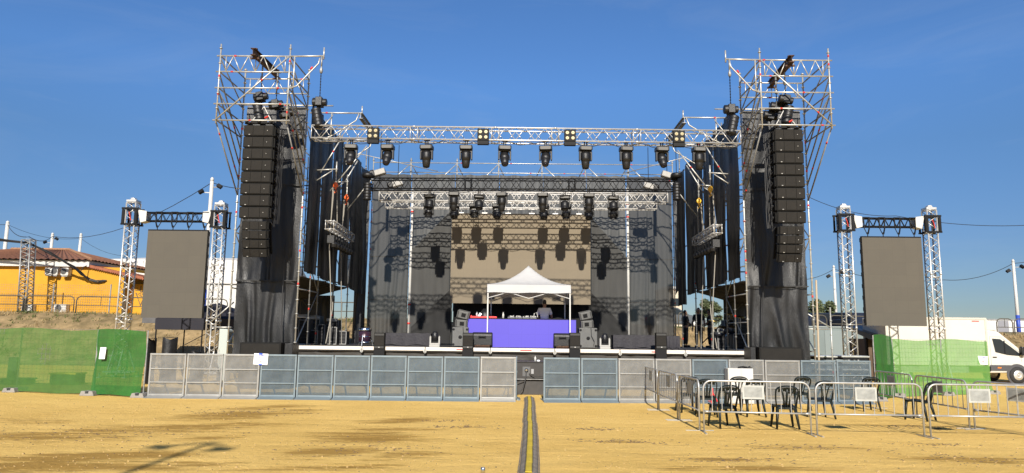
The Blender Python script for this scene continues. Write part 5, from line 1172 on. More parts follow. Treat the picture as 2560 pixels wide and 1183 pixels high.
# ================================================================== side video screens on lifting towers
def vtower(px, pyb, Yt, label, grp='screen lifting towers', ptop=500):
    g = G(px, pyb); Yt = Yt; x = W(px, pyb, Yt).x; top = W(px + 10, ptop, Yt).z
    return x, top
def side_screen(s):
    sd = SIDE[s]; Y = 28.6
    if s < 0:
        xa, xb = W(318, 700, Y).x, W(541, 700, Y).x; za, zb_ = W(329, 505, Y).z, W(554, 512, Y).z
        p0, p1 = W(372, 575, Y - .3), W(521, 575, Y - .3); zb = W(430, 795, Y - .3).z
    else:
        xa, xb = W(2117, 700, Y).x, W(2334, 700, Y).x; za, zb_ = W(2105, 520, Y).z, W(2321, 524, Y).z
        p0, p1 = W(2153, 592, Y - .3), W(2301, 592, Y - .3); zb = W(2240, 815, Y - .3).z
    for k, (x, zt) in enumerate(((xa, za), (xb, zb_))):
        inner = (k == 1) == (s < 0)
        t = truss('lifting_tower', 'silver truss tower with black sleeve on the %s side of the %s video screen' % ('left' if k == 0 else 'right', sd), 'truss tower', 'screen lifting towers', (x, Y, .25), (x, Y, zt - .05), .38, .38, alu, 13, joints=(.30, .62), r=.03, lr=.014)
        mb = MB()
        for a in (-.21, .21):
            mb.b2(x + a - .02, Y - .21, zt - .95, x + a + .02, Y + .21, zt - .9); mb.b2(x + a - .02, Y - .21, zt - .35, x + a + .02, Y + .21, zt - .3)
            for b in (-.21, .21): mb.b2(x + a * 1.35 - .035, Y + b * 1.1 - .03, zt - .97, x + a * 1.35 + .035, Y + b * 1.1 + .03, zt - .28)
        for z in (zt - .95, zt - .3): mb.b2(x - .34, Y - .26, z - .035, x + .34, Y - .2, z + .035); mb.b2(x - .34, Y + .2, z - .035, x + .34, Y + .26, z + .035)
        mb.b2(x - .3, Y - .28, zt - .93, x - .2, Y - .1, zt - .36).b2(x + .2, Y - .28, zt - .93, x + .3, Y - .1, zt - .36)
        mb.build('sleeve_block', blackm, t, bevel=.008)
        mb = MB(); mb.b2(x - .2, Y - .2, zt - .02, x + .2, Y + .2, zt + .06); mb.prism([(x - .12, zt + .06), (x + .12, zt + .06), (x + .05, zt + .16), (x - .05, zt + .16)], 'y', Y - .1, Y + .1); mb.lathe([(.07, -.03), (.07, .03)], 12, (x, Y - .12, zt + .08), Matrix.Rotation(math.pi / 2, 3, 'X')).build('head_block', alu, t)
        MB().path([(x + .06, Y - .24, zt - .8), (x + .02, Y - .25, zt - .6), (x - .03, Y - .24, zt - .45)], .018, 6).build('warning_label', redp, t)
        mb = MB()
        for b in (-1, 1): mb.bar((x - .55, Y + b * .19, .22), (x + .55, Y + b * .19, .22), .06, .06); mb.bar((x + b * .19, Y - .55, .16), (x + b * .19, Y + .55, .16), .06, .06); mb.bar((x + b * .5, Y + .19, .3), (x + b * .19, Y + .19, 1.1), .035, .035); mb.bar((x + b * .19, Y - .5, .3), (x + b * .19, Y - .19, 1.1), .035, .035)
        for a in (-.5, .5):
            for b in (-.5, .5): mb.b2(x + a - .08, Y + b - .08, 0, x + a + .08, Y + b + .08, .04); mb.tube((x + a, Y + b, .04), (x + a, Y + b, .2), .025, 6)
        mb.build('base_frame', alu, t)
    zc = (za + zb_) / 2 - .58
    lab = 'black cross truss with tapered brackets carrying the %s video screen' % sd
    t = truss('cross_truss', lab, 'truss', 'cross trusses of the side screens', (xa + .62, Y, zc), (xb - .62, Y, zc), .3, .34, blackm, 7)
    for x, e in ((xa, 1), (xb, -1)): MB().prism([(x + e * .3, zc + .27), (x + e * .66, zc + .22), (x + e * .66, zc - .2), (x + e * .42, zc - .26)], 'y', Y - .19, Y + .19).build('end_bracket', whitep, t, bevel=.01)
    n = 4; zs = p0.z
    for k in range(n):
        x = p0.x + .3 + (p1.x - p0.x - .5) * k / 3
        mb = MB()
        for a in (-1, 1): mb.bar((x + a * .11, Y - .17, zc + .19), (x + a * .1, Y - .17, zc - .25), .045, .03); mb.bar((x + a * .1, Y - .17, zc - .25), (x + a * .02, Y - .22, zs + .12), .045, .03)
        mb.b2(x - .13, Y - .2, zc + .17, x + .13, Y + .17, zc + .2); mb.tube((x, Y - .22, zs + .2), (x, Y - .22, zs), .02, 6); mb.build('screen_hanger', blackm, t)
    sc_ = thing('side_screen', ((p0.x + p1.x) / 2, Y - .3, zb), 'tall blank grey video screen hanging between two truss towers on the %s' % sd, 'video screen', 'tall side video screens')
    MB().b2(p0.x, Y - .35, zb, p1.x, Y - .26, zs - .035).build('panel', leds, sc_)
    MB().b2(p0.x - .005, Y - .34, zs - .034, p1.x + .005, Y - .2, zs + .02).build('top_bar', blackm, sc_)
    mb = MB()
    for k in range(8): z = zb + .1 + (zs - zb - .3) * k / 7; mb.b2(p0.x, Y - .255, z, p0.x + .12, Y - .12, z + .16); mb.b2(p1.x - .12, Y - .255, z, p1.x, Y - .12, z + .16)
    for k in range(6): x = p0.x + (p1.x - p0.x) * k / 5; mb.b2(x - .02, Y - .255, zb, x + .02, Y - .2, zs - .04)
    mb.build('rear_frame', blackm, sc_)
    sc_.location.z = zb
for s in (-1, 1): side_screen(s)

# black tent and canopy behind the left screen
a, b_ = W(388, 805, 34), W(583, 800, 34)
t = thing('black_canopy', ((a.x + b_.x) / 2, 35, 0), 'black folding canopy with hanging valance behind the left screen', 'canopy')
zt, zb = W(480, 797, 34).z, W(480, 825, 34).z; pk = W(545, 757, 35.5)
mb = MB(); y0, y1 = 34, 37
rim = [(a.x, y0, zt), (b_.x + .8, y0, zt), (b_.x + .8, y1, zt), (a.x, y1, zt)]; ap = (pk.x, 35.5, pk.z)
for i in range(4): mb.add([rim[i], rim[(i + 1) % 4], ap], [(0, 1, 2)])
mb.build('roof_cloth', mat('navy black cloth', (.012, .012, .02), .8), t)
mb = MB()
for i in range(4): p, q = V(rim[i]), V(rim[(i + 1) % 4]); mb.grid(lambda u, v: p.lerp(q, u) + V((0, .02 * math.sin(u * 20) * v, -(zt - zb) * v)), 20, 3)
mb.build('valance', mat('navy black cloth', (.012, .012, .02), .8), t)
for x in (a.x + .05, (a.x + b_.x) / 2 + .4, b_.x + .7):
    for y in (y0 + .05, y1 - .05): MB().bar((x, y, 0), (x, y, zt), .05, .05).build('leg', blackm, t)
mb = MB(); mb.bar((b_.x - .2, y0 + .1, zt - .1), (b_.x - 2.4, y0 + .1, zt - 1.3), .03, .03); mb.build('brace', blackm, t)
a, b_ = W(356, 790, 35.5), W(470, 800, 35.5)
tag(MB().b2(a.x, 35.5, W(400, 808, 35.5).z, b_.x, 37, a.z).build('grey_awning', mat('grey awning cloth', (.10, .10, .105), .8, 0, .3, 2)), 'dark grey awning roll beside the black canopy', 'awning')
# pale cabinet by the left tower
a, b_ = W(549, 822, 27.2), W(571, 822, 27.2)
t = thing('pale_case', ((a.x + b_.x) / 2, 27.4, 0), 'pale green case with rounded corner standing beside the left tower leg', 'case')
r_c = .12; pts = [(a.x, .02), (b_.x, .02)] + [(b_.x - r_c + r_c * math.cos(k * .314), a.z - r_c + r_c * math.sin(k * .314)) for k in range(6)] + [(a.x, a.z)]
MB().prism(pts, 'y', 27.2, 27.7).build('body', mat('pale case', (.42, .46, .43), .5), t, bevel=.01)
MB().b2(a.x - .01, 27.17, 1.0, a.x + .05, 27.198, 1.2).b2(a.x - .01, 27.17, .3, a.x + .05, 27.198, .5).build('latch', galv, t)

# ================================================================== background, left
Yb = 47.0
def hz(x): return bank_h(x) - .04
b0, b1, b2_ = W(-140, 780, Yb), W(303, 780, Yb), W(362, 780, Yb)
ze = W(200, 668, Yb).z; zw = W(200, 653, Yb).z
t = thing('yellow_building', ((b0.x + b1.x) / 2, Yb + 5, 2.6), 'yellow building with brown tiled hip roof and white eaves beyond the bank', 'building')
MB().b2(b0.x - 6, Yb, 2.3, b1.x, Yb + 11, ze).build('wall', yel, t)
e1 = W(222, 655, Yb - .4)
xm = e1.x
MB().b2(b0.x - 6.3, Yb - .35, ze + .003, xm, Yb + 11, zw).build('eave_band', whitep, t)
rz = W(165, 625, Yb + 4.5).z; rx0, rx1 = W(120, 625, Yb + 4.5).x, W(182, 625, Yb + 4.5).x
mb = MB(); L_, R_, F, B = b0.x - 6.6, W(300, 672, Yb).x, Yb - .6, Yb + 10.5
c = [(L_, F, zw), (R_ - 2.0, F, zw), (R_ - .1, B, zw), (L_, B, zw), (L_ + 5, Yb + 4.5, rz), (rx1, Yb + 4.5, rz)]
zr = zw + .003
rid = [(L_, F, zr), (xm + .25, F, zr), (xm + .25, B, zr), (L_, B, zr), (rx0 - 3, Yb + 4.9, rz), (rx1 - .5, Yb + 4.9, rz)]
def roofpatch(a, b, c_, d, nu, nv):
    a, b, c_, d = map(V, (a, b, c_, d)); n = (b - a).cross(d - a).normalized(); n = n if n.z > 0 else -n
    L = (b - a).length
    mb.grid(lambda u, v: a.lerp(b, u).lerp(d.lerp(c_, u), v) + n * (.05 + .035 * math.sin(u * L * 2 * math.pi / .42)), nu, nv)
roofpatch(rid[0], rid[1], rid[5], rid[4], 220, 12); roofpatch(rid[1], rid[2], rid[5], rid[5], 150, 12); roofpatch(rid[2], rid[3], rid[4], rid[5], 60, 2); roofpatch(rid[3], rid[0], rid[4], rid[4], 60, 2)
rf = mb.build('roof', tile, t)
mb = MB(); 
for p, q in ((rid[1], rid[5]), (rid[4], rid[5])):
    mb.tube(V(p) + V((0, 0, .08)), V(q) + V((0, 0, .08)), .1, 8)
mb.build('ridge_tiles', mat('ridge tile', (.32, .17, .09), .8, 0, .3, 6), rf)
# lower wing with sloping parapet on the right
w0, w1, w2 = W(222, 672, Yb), W(305, 694, Yb), W(362, 704, Yb)
MB().prism([(xm - .5, 2.3), (b1.x + .003, 2.3), (b1.x + .003, w1.z), (xm - .5, ze + .05)], 'y', Yb - .012, Yb + .2).build('gable_wall', yel, t)
MB().prism([(xm - .2, zw - .35), (w1.x + 1.2, w1.z + .35), (w1.x + 1.2, w1.z + .05), (xm - .2, ze - .1)], 'y', Yb + 1.2, Yb + 9).build('parapet', whitep, t)
mb = MB(); a, q = V((xm - .3, Yb - .25, ze + .03)), V((w2.x, Yb - .25, w2.z + .12)); mb.grid(lambda u, v: a.lerp(q, u) + V((0, 1.9 * v, .06 * math.sin(u * 170) + .1 * v)), 320, 2); o = mb.build('lean_to_roof', mat('red tile', (.30, .10, .05), .8, 0, .3, 6), t); o.modifiers.new('s', 'SOLIDIFY').thickness = .12
MB().b2(b1.x + .006, Yb + 1.2, 2.3, w2.x, Yb + 6, w2.z - .1).build('side_wall', yel, t)
mb = MB(); rg = random.Random(6)
for k in range(16):
    x = rg.uniform(b1.x + .2, w2.x - .1); z = rg.uniform(2.9, 4.6); pts = [(x + rg.uniform(-.2, .2), Yb + 1.19, z + rg.uniform(-.3, .3)) for _ in range(4)]; mb.path(pts, .022, 4)
for x, z in ((-24.5, 4.6), (-22.4, 4.4), (-24.9, 4.2)): mb.path([(x + .3 * math.cos(k * .9) * rg.uniform(.5, 1.2), Yb - .018, z + .3 * math.sin(k * .9) * rg.uniform(.5, 1.2)) for k in range(6)], .012, 4)
mb.build('graffiti', mat('graffiti', (.12, .10, .09), .8), t)
def ac(px, py, w_, h_, m_, label):
    q = W(px, py, Yb - .45); u = thing('air_conditioner', (q.x, q.y, q.z), label, 'air conditioner', 'air conditioners on the yellow wall')
    o = MB().b2(q.x - w_ / 2, Yb - .45, q.z - h_ / 2, q.x + w_ / 2, Yb - .06, q.z + h_ / 2).build('casing', m_, u, bevel=.02)
    MB().lathe([(h_ * .4, 0), (h_ * .38, .012), (h_ * .1, .02)], 18, (q.x - w_ * .12, Yb - .452, q.z), Matrix.Rotation(math.pi / 2, 3, 'X')).build('fan_grille', mat('fan', (.07, .07, .07), .5), o)
    MB().b2(q.x - w_ * .4, Yb - .43, q.z - h_ / 2 - .08, q.x + w_ * .4, Yb - .012, q.z - h_ / 2 - .003).build('bracket', galv2, u)
for a in ((121, 678, .5, .45, whitep, 'leftmost white air conditioner of the row under the eaves'), (137, 678, .36, .5, whitep, 'narrow middle white air conditioner under the eaves'), (161, 679, .5, .5, whitep, 'rightmost white air conditioner under the eaves'), (149, 771, .8, .55, whitep, 'wide white air conditioner low on the yellow wall'), (66, 770, .7, .5, whitep, 'white air conditioner low on the wall behind the lattice mast')): ac(*a)
q = W(147, 680, Yb - .2); tag(MB().b2(q.x - .1, Yb - .2, q.z - .22, q.x + .1, Yb - .012, q.z + .2).build('junction_box', mat('brown box', (.25, .12, .06), .7), bevel=.01), 'small brown box between the air conditioners under the eaves', 'box')
# lattice mast with a cable bundle
Ym = 44.4; g0, g1 = W(62, 785, Ym), W(72, 600, Ym)
t = truss('lattice_mast', 'slim grey lattice mast carrying the thick black cable bundle', 'mast', None, (g0.x, Ym, hz(g0.x)), (g1.x, Ym, g1.z), .55, .55, galv2, 12, r=.04, lr=.022)
mb = MB(); rg = random.Random(7)
ctl = [W(-120, 590, Ym), W(-20, 597, Ym), W(73, 607, Ym), W(130, 635, Ym + .6), W(185, 668, Ym + 1.4), W(205, 685, Ym + 1.9), W(224, 700, Ym + 2.3), W(245, 704, Ym + 2.45), W(266, 701, Ym + 2.5)]
for k in range(8):
    jit = [V((0, rg.uniform(-.08, .08), rg.uniform(-.1, .1))) for _ in ctl]
    pts = []
    for i in range(len(ctl) - 1):
        for u in (0, .33, .66): pts.append((ctl[i] + jit[i]).lerp(ctl[i + 1] + jit[i + 1], u))
    mb.path(pts + [ctl[-1]], .028, 5)
mb.path([W(202, 678, Ym + 1.8), W(208, 668, Ym + 2), W(218, 664, Ym + 2.3), W(232, 664, Ym + 2.55)], .03, 5)
tag(mb.build('cable_bundle', wire), 'thick bundle of black cables sagging from the lattice mast to the yellow wall', 'cable')
# railings on the plateau
def railing(x0, x1, Y, label, z=None, grp='railings along the top of the bank'):
    h0, h1 = hz(x0), hz(x1); t = thing('guard_rail', ((x0 + x1) / 2, Y, h0), label, 'railing', grp); r = .25; H_ = 1.05
    pts = [(x0, Y, h0), (x0, Y, h0 + H_ - r), (x0 + r * .3, Y, h0 + H_ - r * .3), (x0 + r, Y, h0 + H_), (x1 - r, Y, h1 + H_), (x1 - r * .3, Y, h1 + H_ - r * .3), (x1, Y, h1 + H_ - r), (x1, Y, h1)]
    MB().path(pts, .035, 7).build('frame', railm, t, smooth=True)
    MB().tube((x0, Y, h0 + .5), (x1, Y, h1 + .5), .028, 6).build('middle_rail', railm, t); m_ = (x0 + x1) / 2; MB().tube((m_, Y, h0 + .5), (m_, Y, h0 + H_), .022, 6).build('post', railm, t)
Yr_ = 44.0
xl = [W(p, 770, Yr_).x for p in (-70, 56, 62, 184, 190, 312, 318, 440, 446, 568)]
for i in range(5): railing(xl[2 * i], xl[2 * i + 1], Yr_, '%s dark rail section from the left along the bank before the yellow building' % ORD[i])
xl = [W(p, 790, Yr_ if p < 1000 else 47.6).x for p in (815, 893, 1640, 1690, 1696, 1720, 2030, 2066, 2074, 2192, 2490, 2530, 2534, 2600)]
for i in range(7): railing(xl[2 * i], xl[2 * i + 1], 44.0 if i == 0 else 47.6, ('dark rail section seen through the left wing', 'dark rail section before the parked car seen through the right wing', 'short dark rail section seen through the right wing', 'short dark rail section above the green grey cabin', 'long dark rail section before the parked cars on the right', 'dark rail section left of the far right lamp post', 'dark rail section at the far right edge on the bank')[i])
# wire fence posts
t = thing('wire_fence', (W(180, 770, 46).x, 46, 2.6), 'thin wire fence on tall posts before the yellow building', 'wire fence')
for px in (-60, 130, 273): x = W(px, 770, 46).x; MB().tube((x, 46, hz(x) - .1), (x, 46, hz(x) + 1.95), .045, 6).build('post', galv2, t)
mb = MB(); x0, x1 = W(-60, 770, 46).x, W(273, 770, 46).x
for k in range(12): mb.tube((x0, 46, hz(x0) + .1 + k * .16), (x1, 46, hz(x1) + .1 + k * .16), .005, 4)
for k in range(60): x = x0 + (x1 - x0) * k / 59; mb.tube((x, 46, hz(x)), (x, 46, hz(x) + 1.9), .005, 4)
mb.build('wire_mesh', galv2, t)
# white warehouse
a, b_ = W(262, 648, 78), W(648, 652, 78); t = thing('warehouse', ((a.x + b_.x) / 2, 84, 2.5), 'long white warehouse with shallow roof behind the left screen', 'building')
zr, zv = a.z, W(450, 708, 78).z
MB().b2(a.x, 78.3, 2.2, b_.x, 100, zv).build('wall', whitep, t); MB().prism([(78, zv + .01), (78.05, zr), (90, zr + 1.5), (100, zv + .01)], 'x', a.x - .3, b_.x + .3).build('roof', white_b, t)
mb = MB()
for k in range(26): x = a.x + (b_.x - a.x) * (k + .5) / 26; mb.b2(x - .03, 77.97, zv + .1, x + .03, 78.0, zr - .1)
mb.build('roof_rib', whitep, t)
MB().b2(W(478, 735, 78).x, 78.2, 2.6, W(500, 735, 78).x, 78.29, 5.6).build('door', mat('warehouse door', (.3, .32, .35), .6), t); MB().b2(a.x + 4, 78.22, 4.4, a.x + 7, 78.29, 5.4).build('window', glass_d, t)
# white lamp posts
def lpost(px, ptop, Y, label, r=.2, base=True, n=2, zb=None):
    g = W(px, ptop, Y); zb = hz(g.x) - .05 if zb is None else zb; bx = g.x
    t = thing('lamp_post', (bx, Y, zb), label, 'lamp post', 'white lamp posts')
    MB().tube((bx, Y, zb), (bx, Y, g.z - .3), r, 10, r2=r * .75).lathe([(r * .75, g.z - .31), (r * .7, g.z - .1), (r * .2, g.z)], 10, (bx, Y, 0)).build('post', whitep, t, smooth=True)
    if base: MB().tube((bx, Y, zb), (bx, Y, zb + 2.0), r * 1.06, 10).build('painted_base', blue, t, smooth=True)
    for k in range(n):
        sx = -1 if k else 1; z = g.z - (1.15 if k else .75)
        l = MB().bar((bx, Y, z), (bx + sx * .55, Y - .1, z), .06, .06).build('arm', galv2, t); MB().box(bx + sx * .65, Y - .2, z + .04, .36, .22, .26, rot=Matrix.Rotation(R(30 * sx), 3, 'Y') @ Matrix.Rotation(R(-25), 3, 'X')).build('floodlight', blackm, t, bevel=.02)
    return V((bx, Y, g.z - .4))
pA = lpost(531, 443, 50, 'tall white lamp post with blue base and floodlights beside the left tower', .17)
pB = lpost(20, 552, 72, 'white lamp post behind the left end of the brown roof', .22, False, 0)
pC = lpost(132, 582, 80, 'white lamp post with fittings behind the middle of the brown roof', .2, False, 2)
pD = lpost(203, 583, 82, 'plain white lamp post behind the right end of the brown roof', .2, False, 0)
pE = lpost(2084, 663, 70, 'white lamp post left of the right video screen', .15, True, 2)
pF = lpost(2532, 648, 66, 'white lamp post with blue base at the far right', .16, True, 2)
def cable(pts, label, sag=.6, r=.026, nm='overhead_wire'):
    mb = MB(); P_ = []
    for i in range(len(pts) - 1):
        for k in range(12): u = k / 12; P_.append(V(pts[i]).lerp(V(pts[i + 1]), u) - V((0, 0, sag * 4 * u * (1 - u))))
    mb.path(P_ + [V(pts[-1])], r, 5); tag(mb.build(nm, wire), label, 'wire', 'overhead wires')
cable([pC, pA], 'overhead wire from the post behind the brown roof to the tall left post', 1.5)
cable([pB, g1 + V((0, 0, .2)), pC], 'overhead wire from the leftmost post over the lattice mast', .4)
cable([W(-60, 540, 72), pB], 'overhead wire running off the left edge to the leftmost post', .3)
cable([pB, pD + V((0, 0, -.2)), W(330, 640, 80)], 'thin overhead wire behind the brown roof', .6, .018)
cable([pA, W(640, 470, 52)], 'overhead wire running right from the tall left post', .2)
cable([pE, W(2360, 700, 68), pF], 'overhead wire between the two right lamp posts', .5)
cable([W(2020, 492, 60), W(2240, 540, 60), W(2640, 558, 60)], 'high overhead wire crossing behind the right screen', .5)
cable([pF, W(2640, 640, 66)], 'short overhead wire at the far right edge', .1)
cable([W(1990, 700, 70), pE], 'overhead wire left of the right screen', .3)

# ================================================================== background, right
YK = 39.8
a, b_ = W(2035, 819, YK), W(2163, 821, YK)
t = thing('portable_cabin', ((a.x + b_.x) / 2, 36.5, 0), 'green grey portable cabin behind the right video screen', 'cabin')
MB().b2(a.x - 1.2, YK, .1, b_.x, YK + 2.2, a.z).build('wall', cabin, t, bevel=.02); MB().b2(a.x - 1.25, YK - .05, a.z + .003, b_.x + .05, YK + 2.25, a.z + .08).build('roof', mat('cabin roof', (.26, .29, .28), .5), t)
MB().b2(b_.x - .12, YK - .04, .1, b_.x + .02, YK - .003, a.z - .02).build('corner_trim', galv2, t)
mb = MB(); d0_ = W(2062, 850, YK).x; mb.b2(d0_, YK - .03, .3, d0_ + 1.0, YK - .003, 2.3); mb.build('door', mat('cabin door', (.2, .235, .23), .5), t)
a, b_ = W(2166, 820, 33), W(2216, 822, 33); c = W(2190, 850, 33)
t = thing('dark_booth', ((a.x + b_.x) / 2, 34, 0), 'dark booth with sloping black roof between the cabin and the white truck', 'booth')
MB().prism([(32.6, c.z + .25), (35.2, a.z + .15), (35.2, a.z), (32.6, c.z)], 'x', a.x, b_.x + .8).build('roof', blackp, t); MB().b2(a.x + .1, 33.2, .05, b_.x + .7, 35, c.z + .05).build('wall', mat('brown board', (.10, .065, .04), .7, 0, .3, 3), t); MB().b2(a.x, 33.1, 0, a.x + .09, 33.25, c.z + .1).build('post', blackm, t)
# stacked white staging beside the right tower
for k, (x0, x1) in enumerate(((2040, 2094), (2104, 2174))):
    a, b_ = W(x0, 886, 27), W(x1, 888, 27); t = thing('stage_riser', ((a.x + b_.x) / 2, 27.5, 0), '%s pale metal stage riser behind the blue barriers right of the tower' % ('left', 'right')[k], 'stage riser', 'stage risers beside the right tower')
    for j in range(3):
        z = a.z - .05 - .24 * j; mb = MB(); mb.b2(a.x, 27, z - .06, b_.x, 28, z); mb.build('deck_panel', alu, t, bevel=.01)
        MB().b2(a.x + .05, 27.02, z - .15, b_.x - .05, 27.98, z - .065).build('frame', blackm, t)
    for x in (a.x + .04, b_.x - .04): MB().tube((x, 27.05, 0), (x, 27.05, a.z - .7), .03, 6).tube((x, 27.9, 0), (x, 27.9, a.z - .7), .03, 6).build('leg', alu, t)
a = W(2038, 700, 26.2); t = thing('prop_pole', (a.x, 26.2, 0), 'bare wooden pole leaning beside the right tower leg', 'pole'); MB().tube((W(2046, 890, 26.2).x, 26.2, 0), (W(2040, 640, 26.2).x, 26.3, W(2040, 700, 26.2).z), .035, 7).build('shaft', mat('pale wood', (.45, .36, .25), .7), t)
b_ = W(2076, 790, 26.4)
t = thing('side_scaffold', (b_.x, 26.4, 0), 'small scaffold frame with bracket standing right of the right tower', 'scaffold frame')
rod(t, 'standard', (b_.x, 26.4, 0), (b_.x, 26.4, 3.0), bands=1, nodes=.5); rod(t, 'ledger', (XO[1], 26.4, 2.2), (b_.x, 26.4, 2.2)); rod(t, 'ledger', (XO[1], 26.4, .95), (b_.x, 26.4, .95)); rod(t, 'brace', (XO[1], 26.4, 2.9), (b_.x, 26.4, 2.25))
b_ = W(548, 860, 26.4)
t = thing('side_scaffold', (b_.x, 26.4, 0), 'small scaffold frame with bracket standing left of the left tower', 'scaffold frame')
rod(t, 'ledger', (XO[-1], 25.6, 2.0), (b_.x, 25.6, 2.0)); rod(t, 'standard', (b_.x, 25.6, 0), (b_.x, 25.6, 2.1)); rod(t, 'brace', (XO[-1], 25.6, 2.9), (b_.x, 25.6, 2.2))
# white box truck
Yv = 31.9
zb0, zt0 = W(2340, 930, Yv).z, W(2340, 794, Yv).z
x0, x1 = W(2216, 850, Yv).x, W(2468, 850, Yv).x
t = thing('box_truck', ((x0 + x1) / 2 + 1, Yv + 1, 0), 'white box truck facing right behind the bright green fence', 'truck')
vw = mat('truck paint', (.56, .55, .505), .4, 0, .05, 1.5)
o = MB().b2(x0, Yv, .75, x1, Yv + 2.15, zt0).build('cargo_box', vw, t, bevel=.03)
mb = MB(); mb.b2(x0 - .02, Yv - .02, zt0 - .07, x1 + .02, Yv - .002, zt0 + .012); mb.b2(x1 - .06, Yv - .018, .75, x1 + .02, Yv - .002, zt0 - .07); mb.b2(x0 - .02, Yv - .018, .75, x0 + .06, Yv - .002, zt0 - .07); mb.build('edge_trim', mat('truck trim', (.6, .57, .5), .4, .3), o); MB().b2(x1 - .62, Yv - .012, zt0 - .16, x1 - .3, Yv - .003, zt0 - .12).build('marker_strip', redb, o)
MB().b2(x0 + .1, Yv + .05, .52, x1 + .1, Yv + 2.1, .745).build('chassis', blackm, t); MB().b2(x0 + .2, Yv - .0, .45, x1 - .9, Yv + .04, .72).build('side_guard', galv2, t)
cz = lambda py: W(2500, py, Yv).z
X_ = lambda px: W(px, 880, Yv).x
prof = [(x1 + .03, .45), (x1 + .03, 2.25), (X_(2476), 2.33), (X_(2504), 2.25), (X_(2540), 1.72), (X_(2572), 1.25), (X_(2612), 1.12), (X_(2634), .95), (X_(2638), .5)]
cab = MB().prism(prof, 'y', Yv + .1, Yv + 2.05).build('cab', vw, t, bevel=.05)
gl = [(X_(2486), cz(866) ), (X_(2487), 1.98), (X_(2505), 1.98), (X_(2533), 1.62), (X_(2552), 1.38), (X_(2552), 1.26), (X_(2500), 1.36)]
gl = [(X_(2486), 1.95), (X_(2506), 1.93), (X_(2530), 1.62), (X_(2553), 1.30), (X_(2553), 1.20), (X_(2522), 1.24), (X_(2492), 1.36)]
MB().prism(gl, 'y', Yv + .088, Yv + .098).build('side_window', glass_d, cab)
MB().b2(X_(2514), Yv + .082, 1.28, X_(2517), Yv + .087, 1.86).build('window_post', blackm, cab)
dl = [(X_(2480), .62), (X_(2480), 2.05), (X_(2508), 2.02), (X_(2556), 1.3), (X_(2556), .95)]
MB().path([(x, Yv + .097, z) for x, z in dl], .006, 4).build('door_seam', galv2, cab)
MB().b2(X_(2484), Yv + .07, 1.12, X_(2494), Yv + .095, 1.16).build('handle', blackm, cab); MB().b2(x1 + .05, Yv + .075, .55, X_(2536), Yv + .095, .80).build('lower_trim', mat('grey trim', (.06, .06, .065), .6), cab); MB().b2(X_(2494), Yv + .068, .66, X_(2503), Yv + .073, .71).build('side_lamp', amber, cab)
MB().box(X_(2557), Yv - .02, 1.42, .2, .2, .38).build('mirror', blackp, t, bevel=.04); MB().bar((X_(2557), Yv - .02, 1.3), (X_(2550), Yv + .12, 1.25), .05, .05).build('mirror_arm', blackm, t)
fp = [(x1 + .03, 2.3), (x1 + .03, 2.8), (x1 + .2, 2.78), (X_(2500), 2.5), (X_(2505), 2.3)]
MB().prism([(x1 + .03, 2.3), (x1 + .03, 2.85), (X_(2478), 2.82), (X_(2498), 2.5), (X_(2502), 2.28)], 'y', Yv + .15, Yv + 2.0).build('roof_fairing', vw, t, bevel=.05)
for wx in (X_(2543), X_(2260), X_(2275) - .0):
    for yy in (Yv + .15, Yv + 1.85):
        w_ = MB().lathe([(.2, -.11), (.34, -.11), (.37, -.07), (.37, .07), (.34, .11), (.2, .11)], 22, (wx, yy, .37), Matrix.Rotation(math.pi / 2, 3, 'X')).build('wheel', tyre, t, smooth=True)
        MB().lathe([(.2, 0), (.21, .02), (.12, .05), (.06, .04), (.02, .07)], 16, (wx, yy - .1, .37), Matrix.Rotation(math.pi / 2, 3, 'X')).build('rim', galv, w_)
    if wx == X_(2260): break
MB().lathe([(.38, -.02), (.47, -.02), (.47, .0), (.38, .0)], 24, (X_(2543), Yv + .085, .39), Matrix.Rotation(math.pi / 2, 3, 'X')).build('wheel_arch', mat('grey trim', (.06, .06, .065), .6), cab)
# parked cars beyond the railing
def car(paint):
    t = thing('parked_car', (0, 0, 0), 'x', 'car', 'cars parked beyond the bank')
    b = MB().prism([(-2.1, .3), (-2.15, .75), (-1.9, .92), (-1.3, .98), (1.0, .95), (1.9, .8), (2.12, .6), (2.1, .3)], 'y', -.85, .85).build('body', paint, t, bevel=.06)
    c = MB().prism([(-1.75, .93), (-1.3, 1.42), (.1, 1.45), (1.0, .94)], 'y', -.72, .72).build('cabin', paint, t, bevel=.06)
    for sx in (-1,): MB().prism([(-1.5, .97), (-1.2, 1.35), (-.55, 1.38), (-.55, .97)], 'y', -.745, -.725).build('window', glass_d, c); MB().prism([(-.48, .97), (-.48, 1.38), (.05, 1.38), (.75, .97)], 'y', -.745, -.725).build('window', glass_d, c)
    for x in (-1.35, 1.3):
        for y in (-.8, .8):
            w_ = MB().lathe([(.18, -.1), (.3, -.1), (.32, 0), (.3, .1), (.18, .1)], 16, (x, y, .32), Matrix.Rotation(math.pi / 2, 3, 'X')).build('wheel', tyre, t, smooth=True); MB().lathe([(.19, 0), (.05, .03)], 12, (x, y - .1, .32), Matrix.Rotation(math.pi / 2, 3, 'X')).build('rim', galv, w_)
    MB().b2(2.07, -.7, .58, 2.13, -.45, .7).build('headlight', lensm, b); MB().b2(-2.17, -.75, .62, -2.12, -.5, .75).build('tail_light', redb, b)
    return t
cd_ = car(mat('dark blue car paint', (.02, .025, .04), .2)); cg = car(mat('grey car paint', (.12, .13, .14), .25, .3))
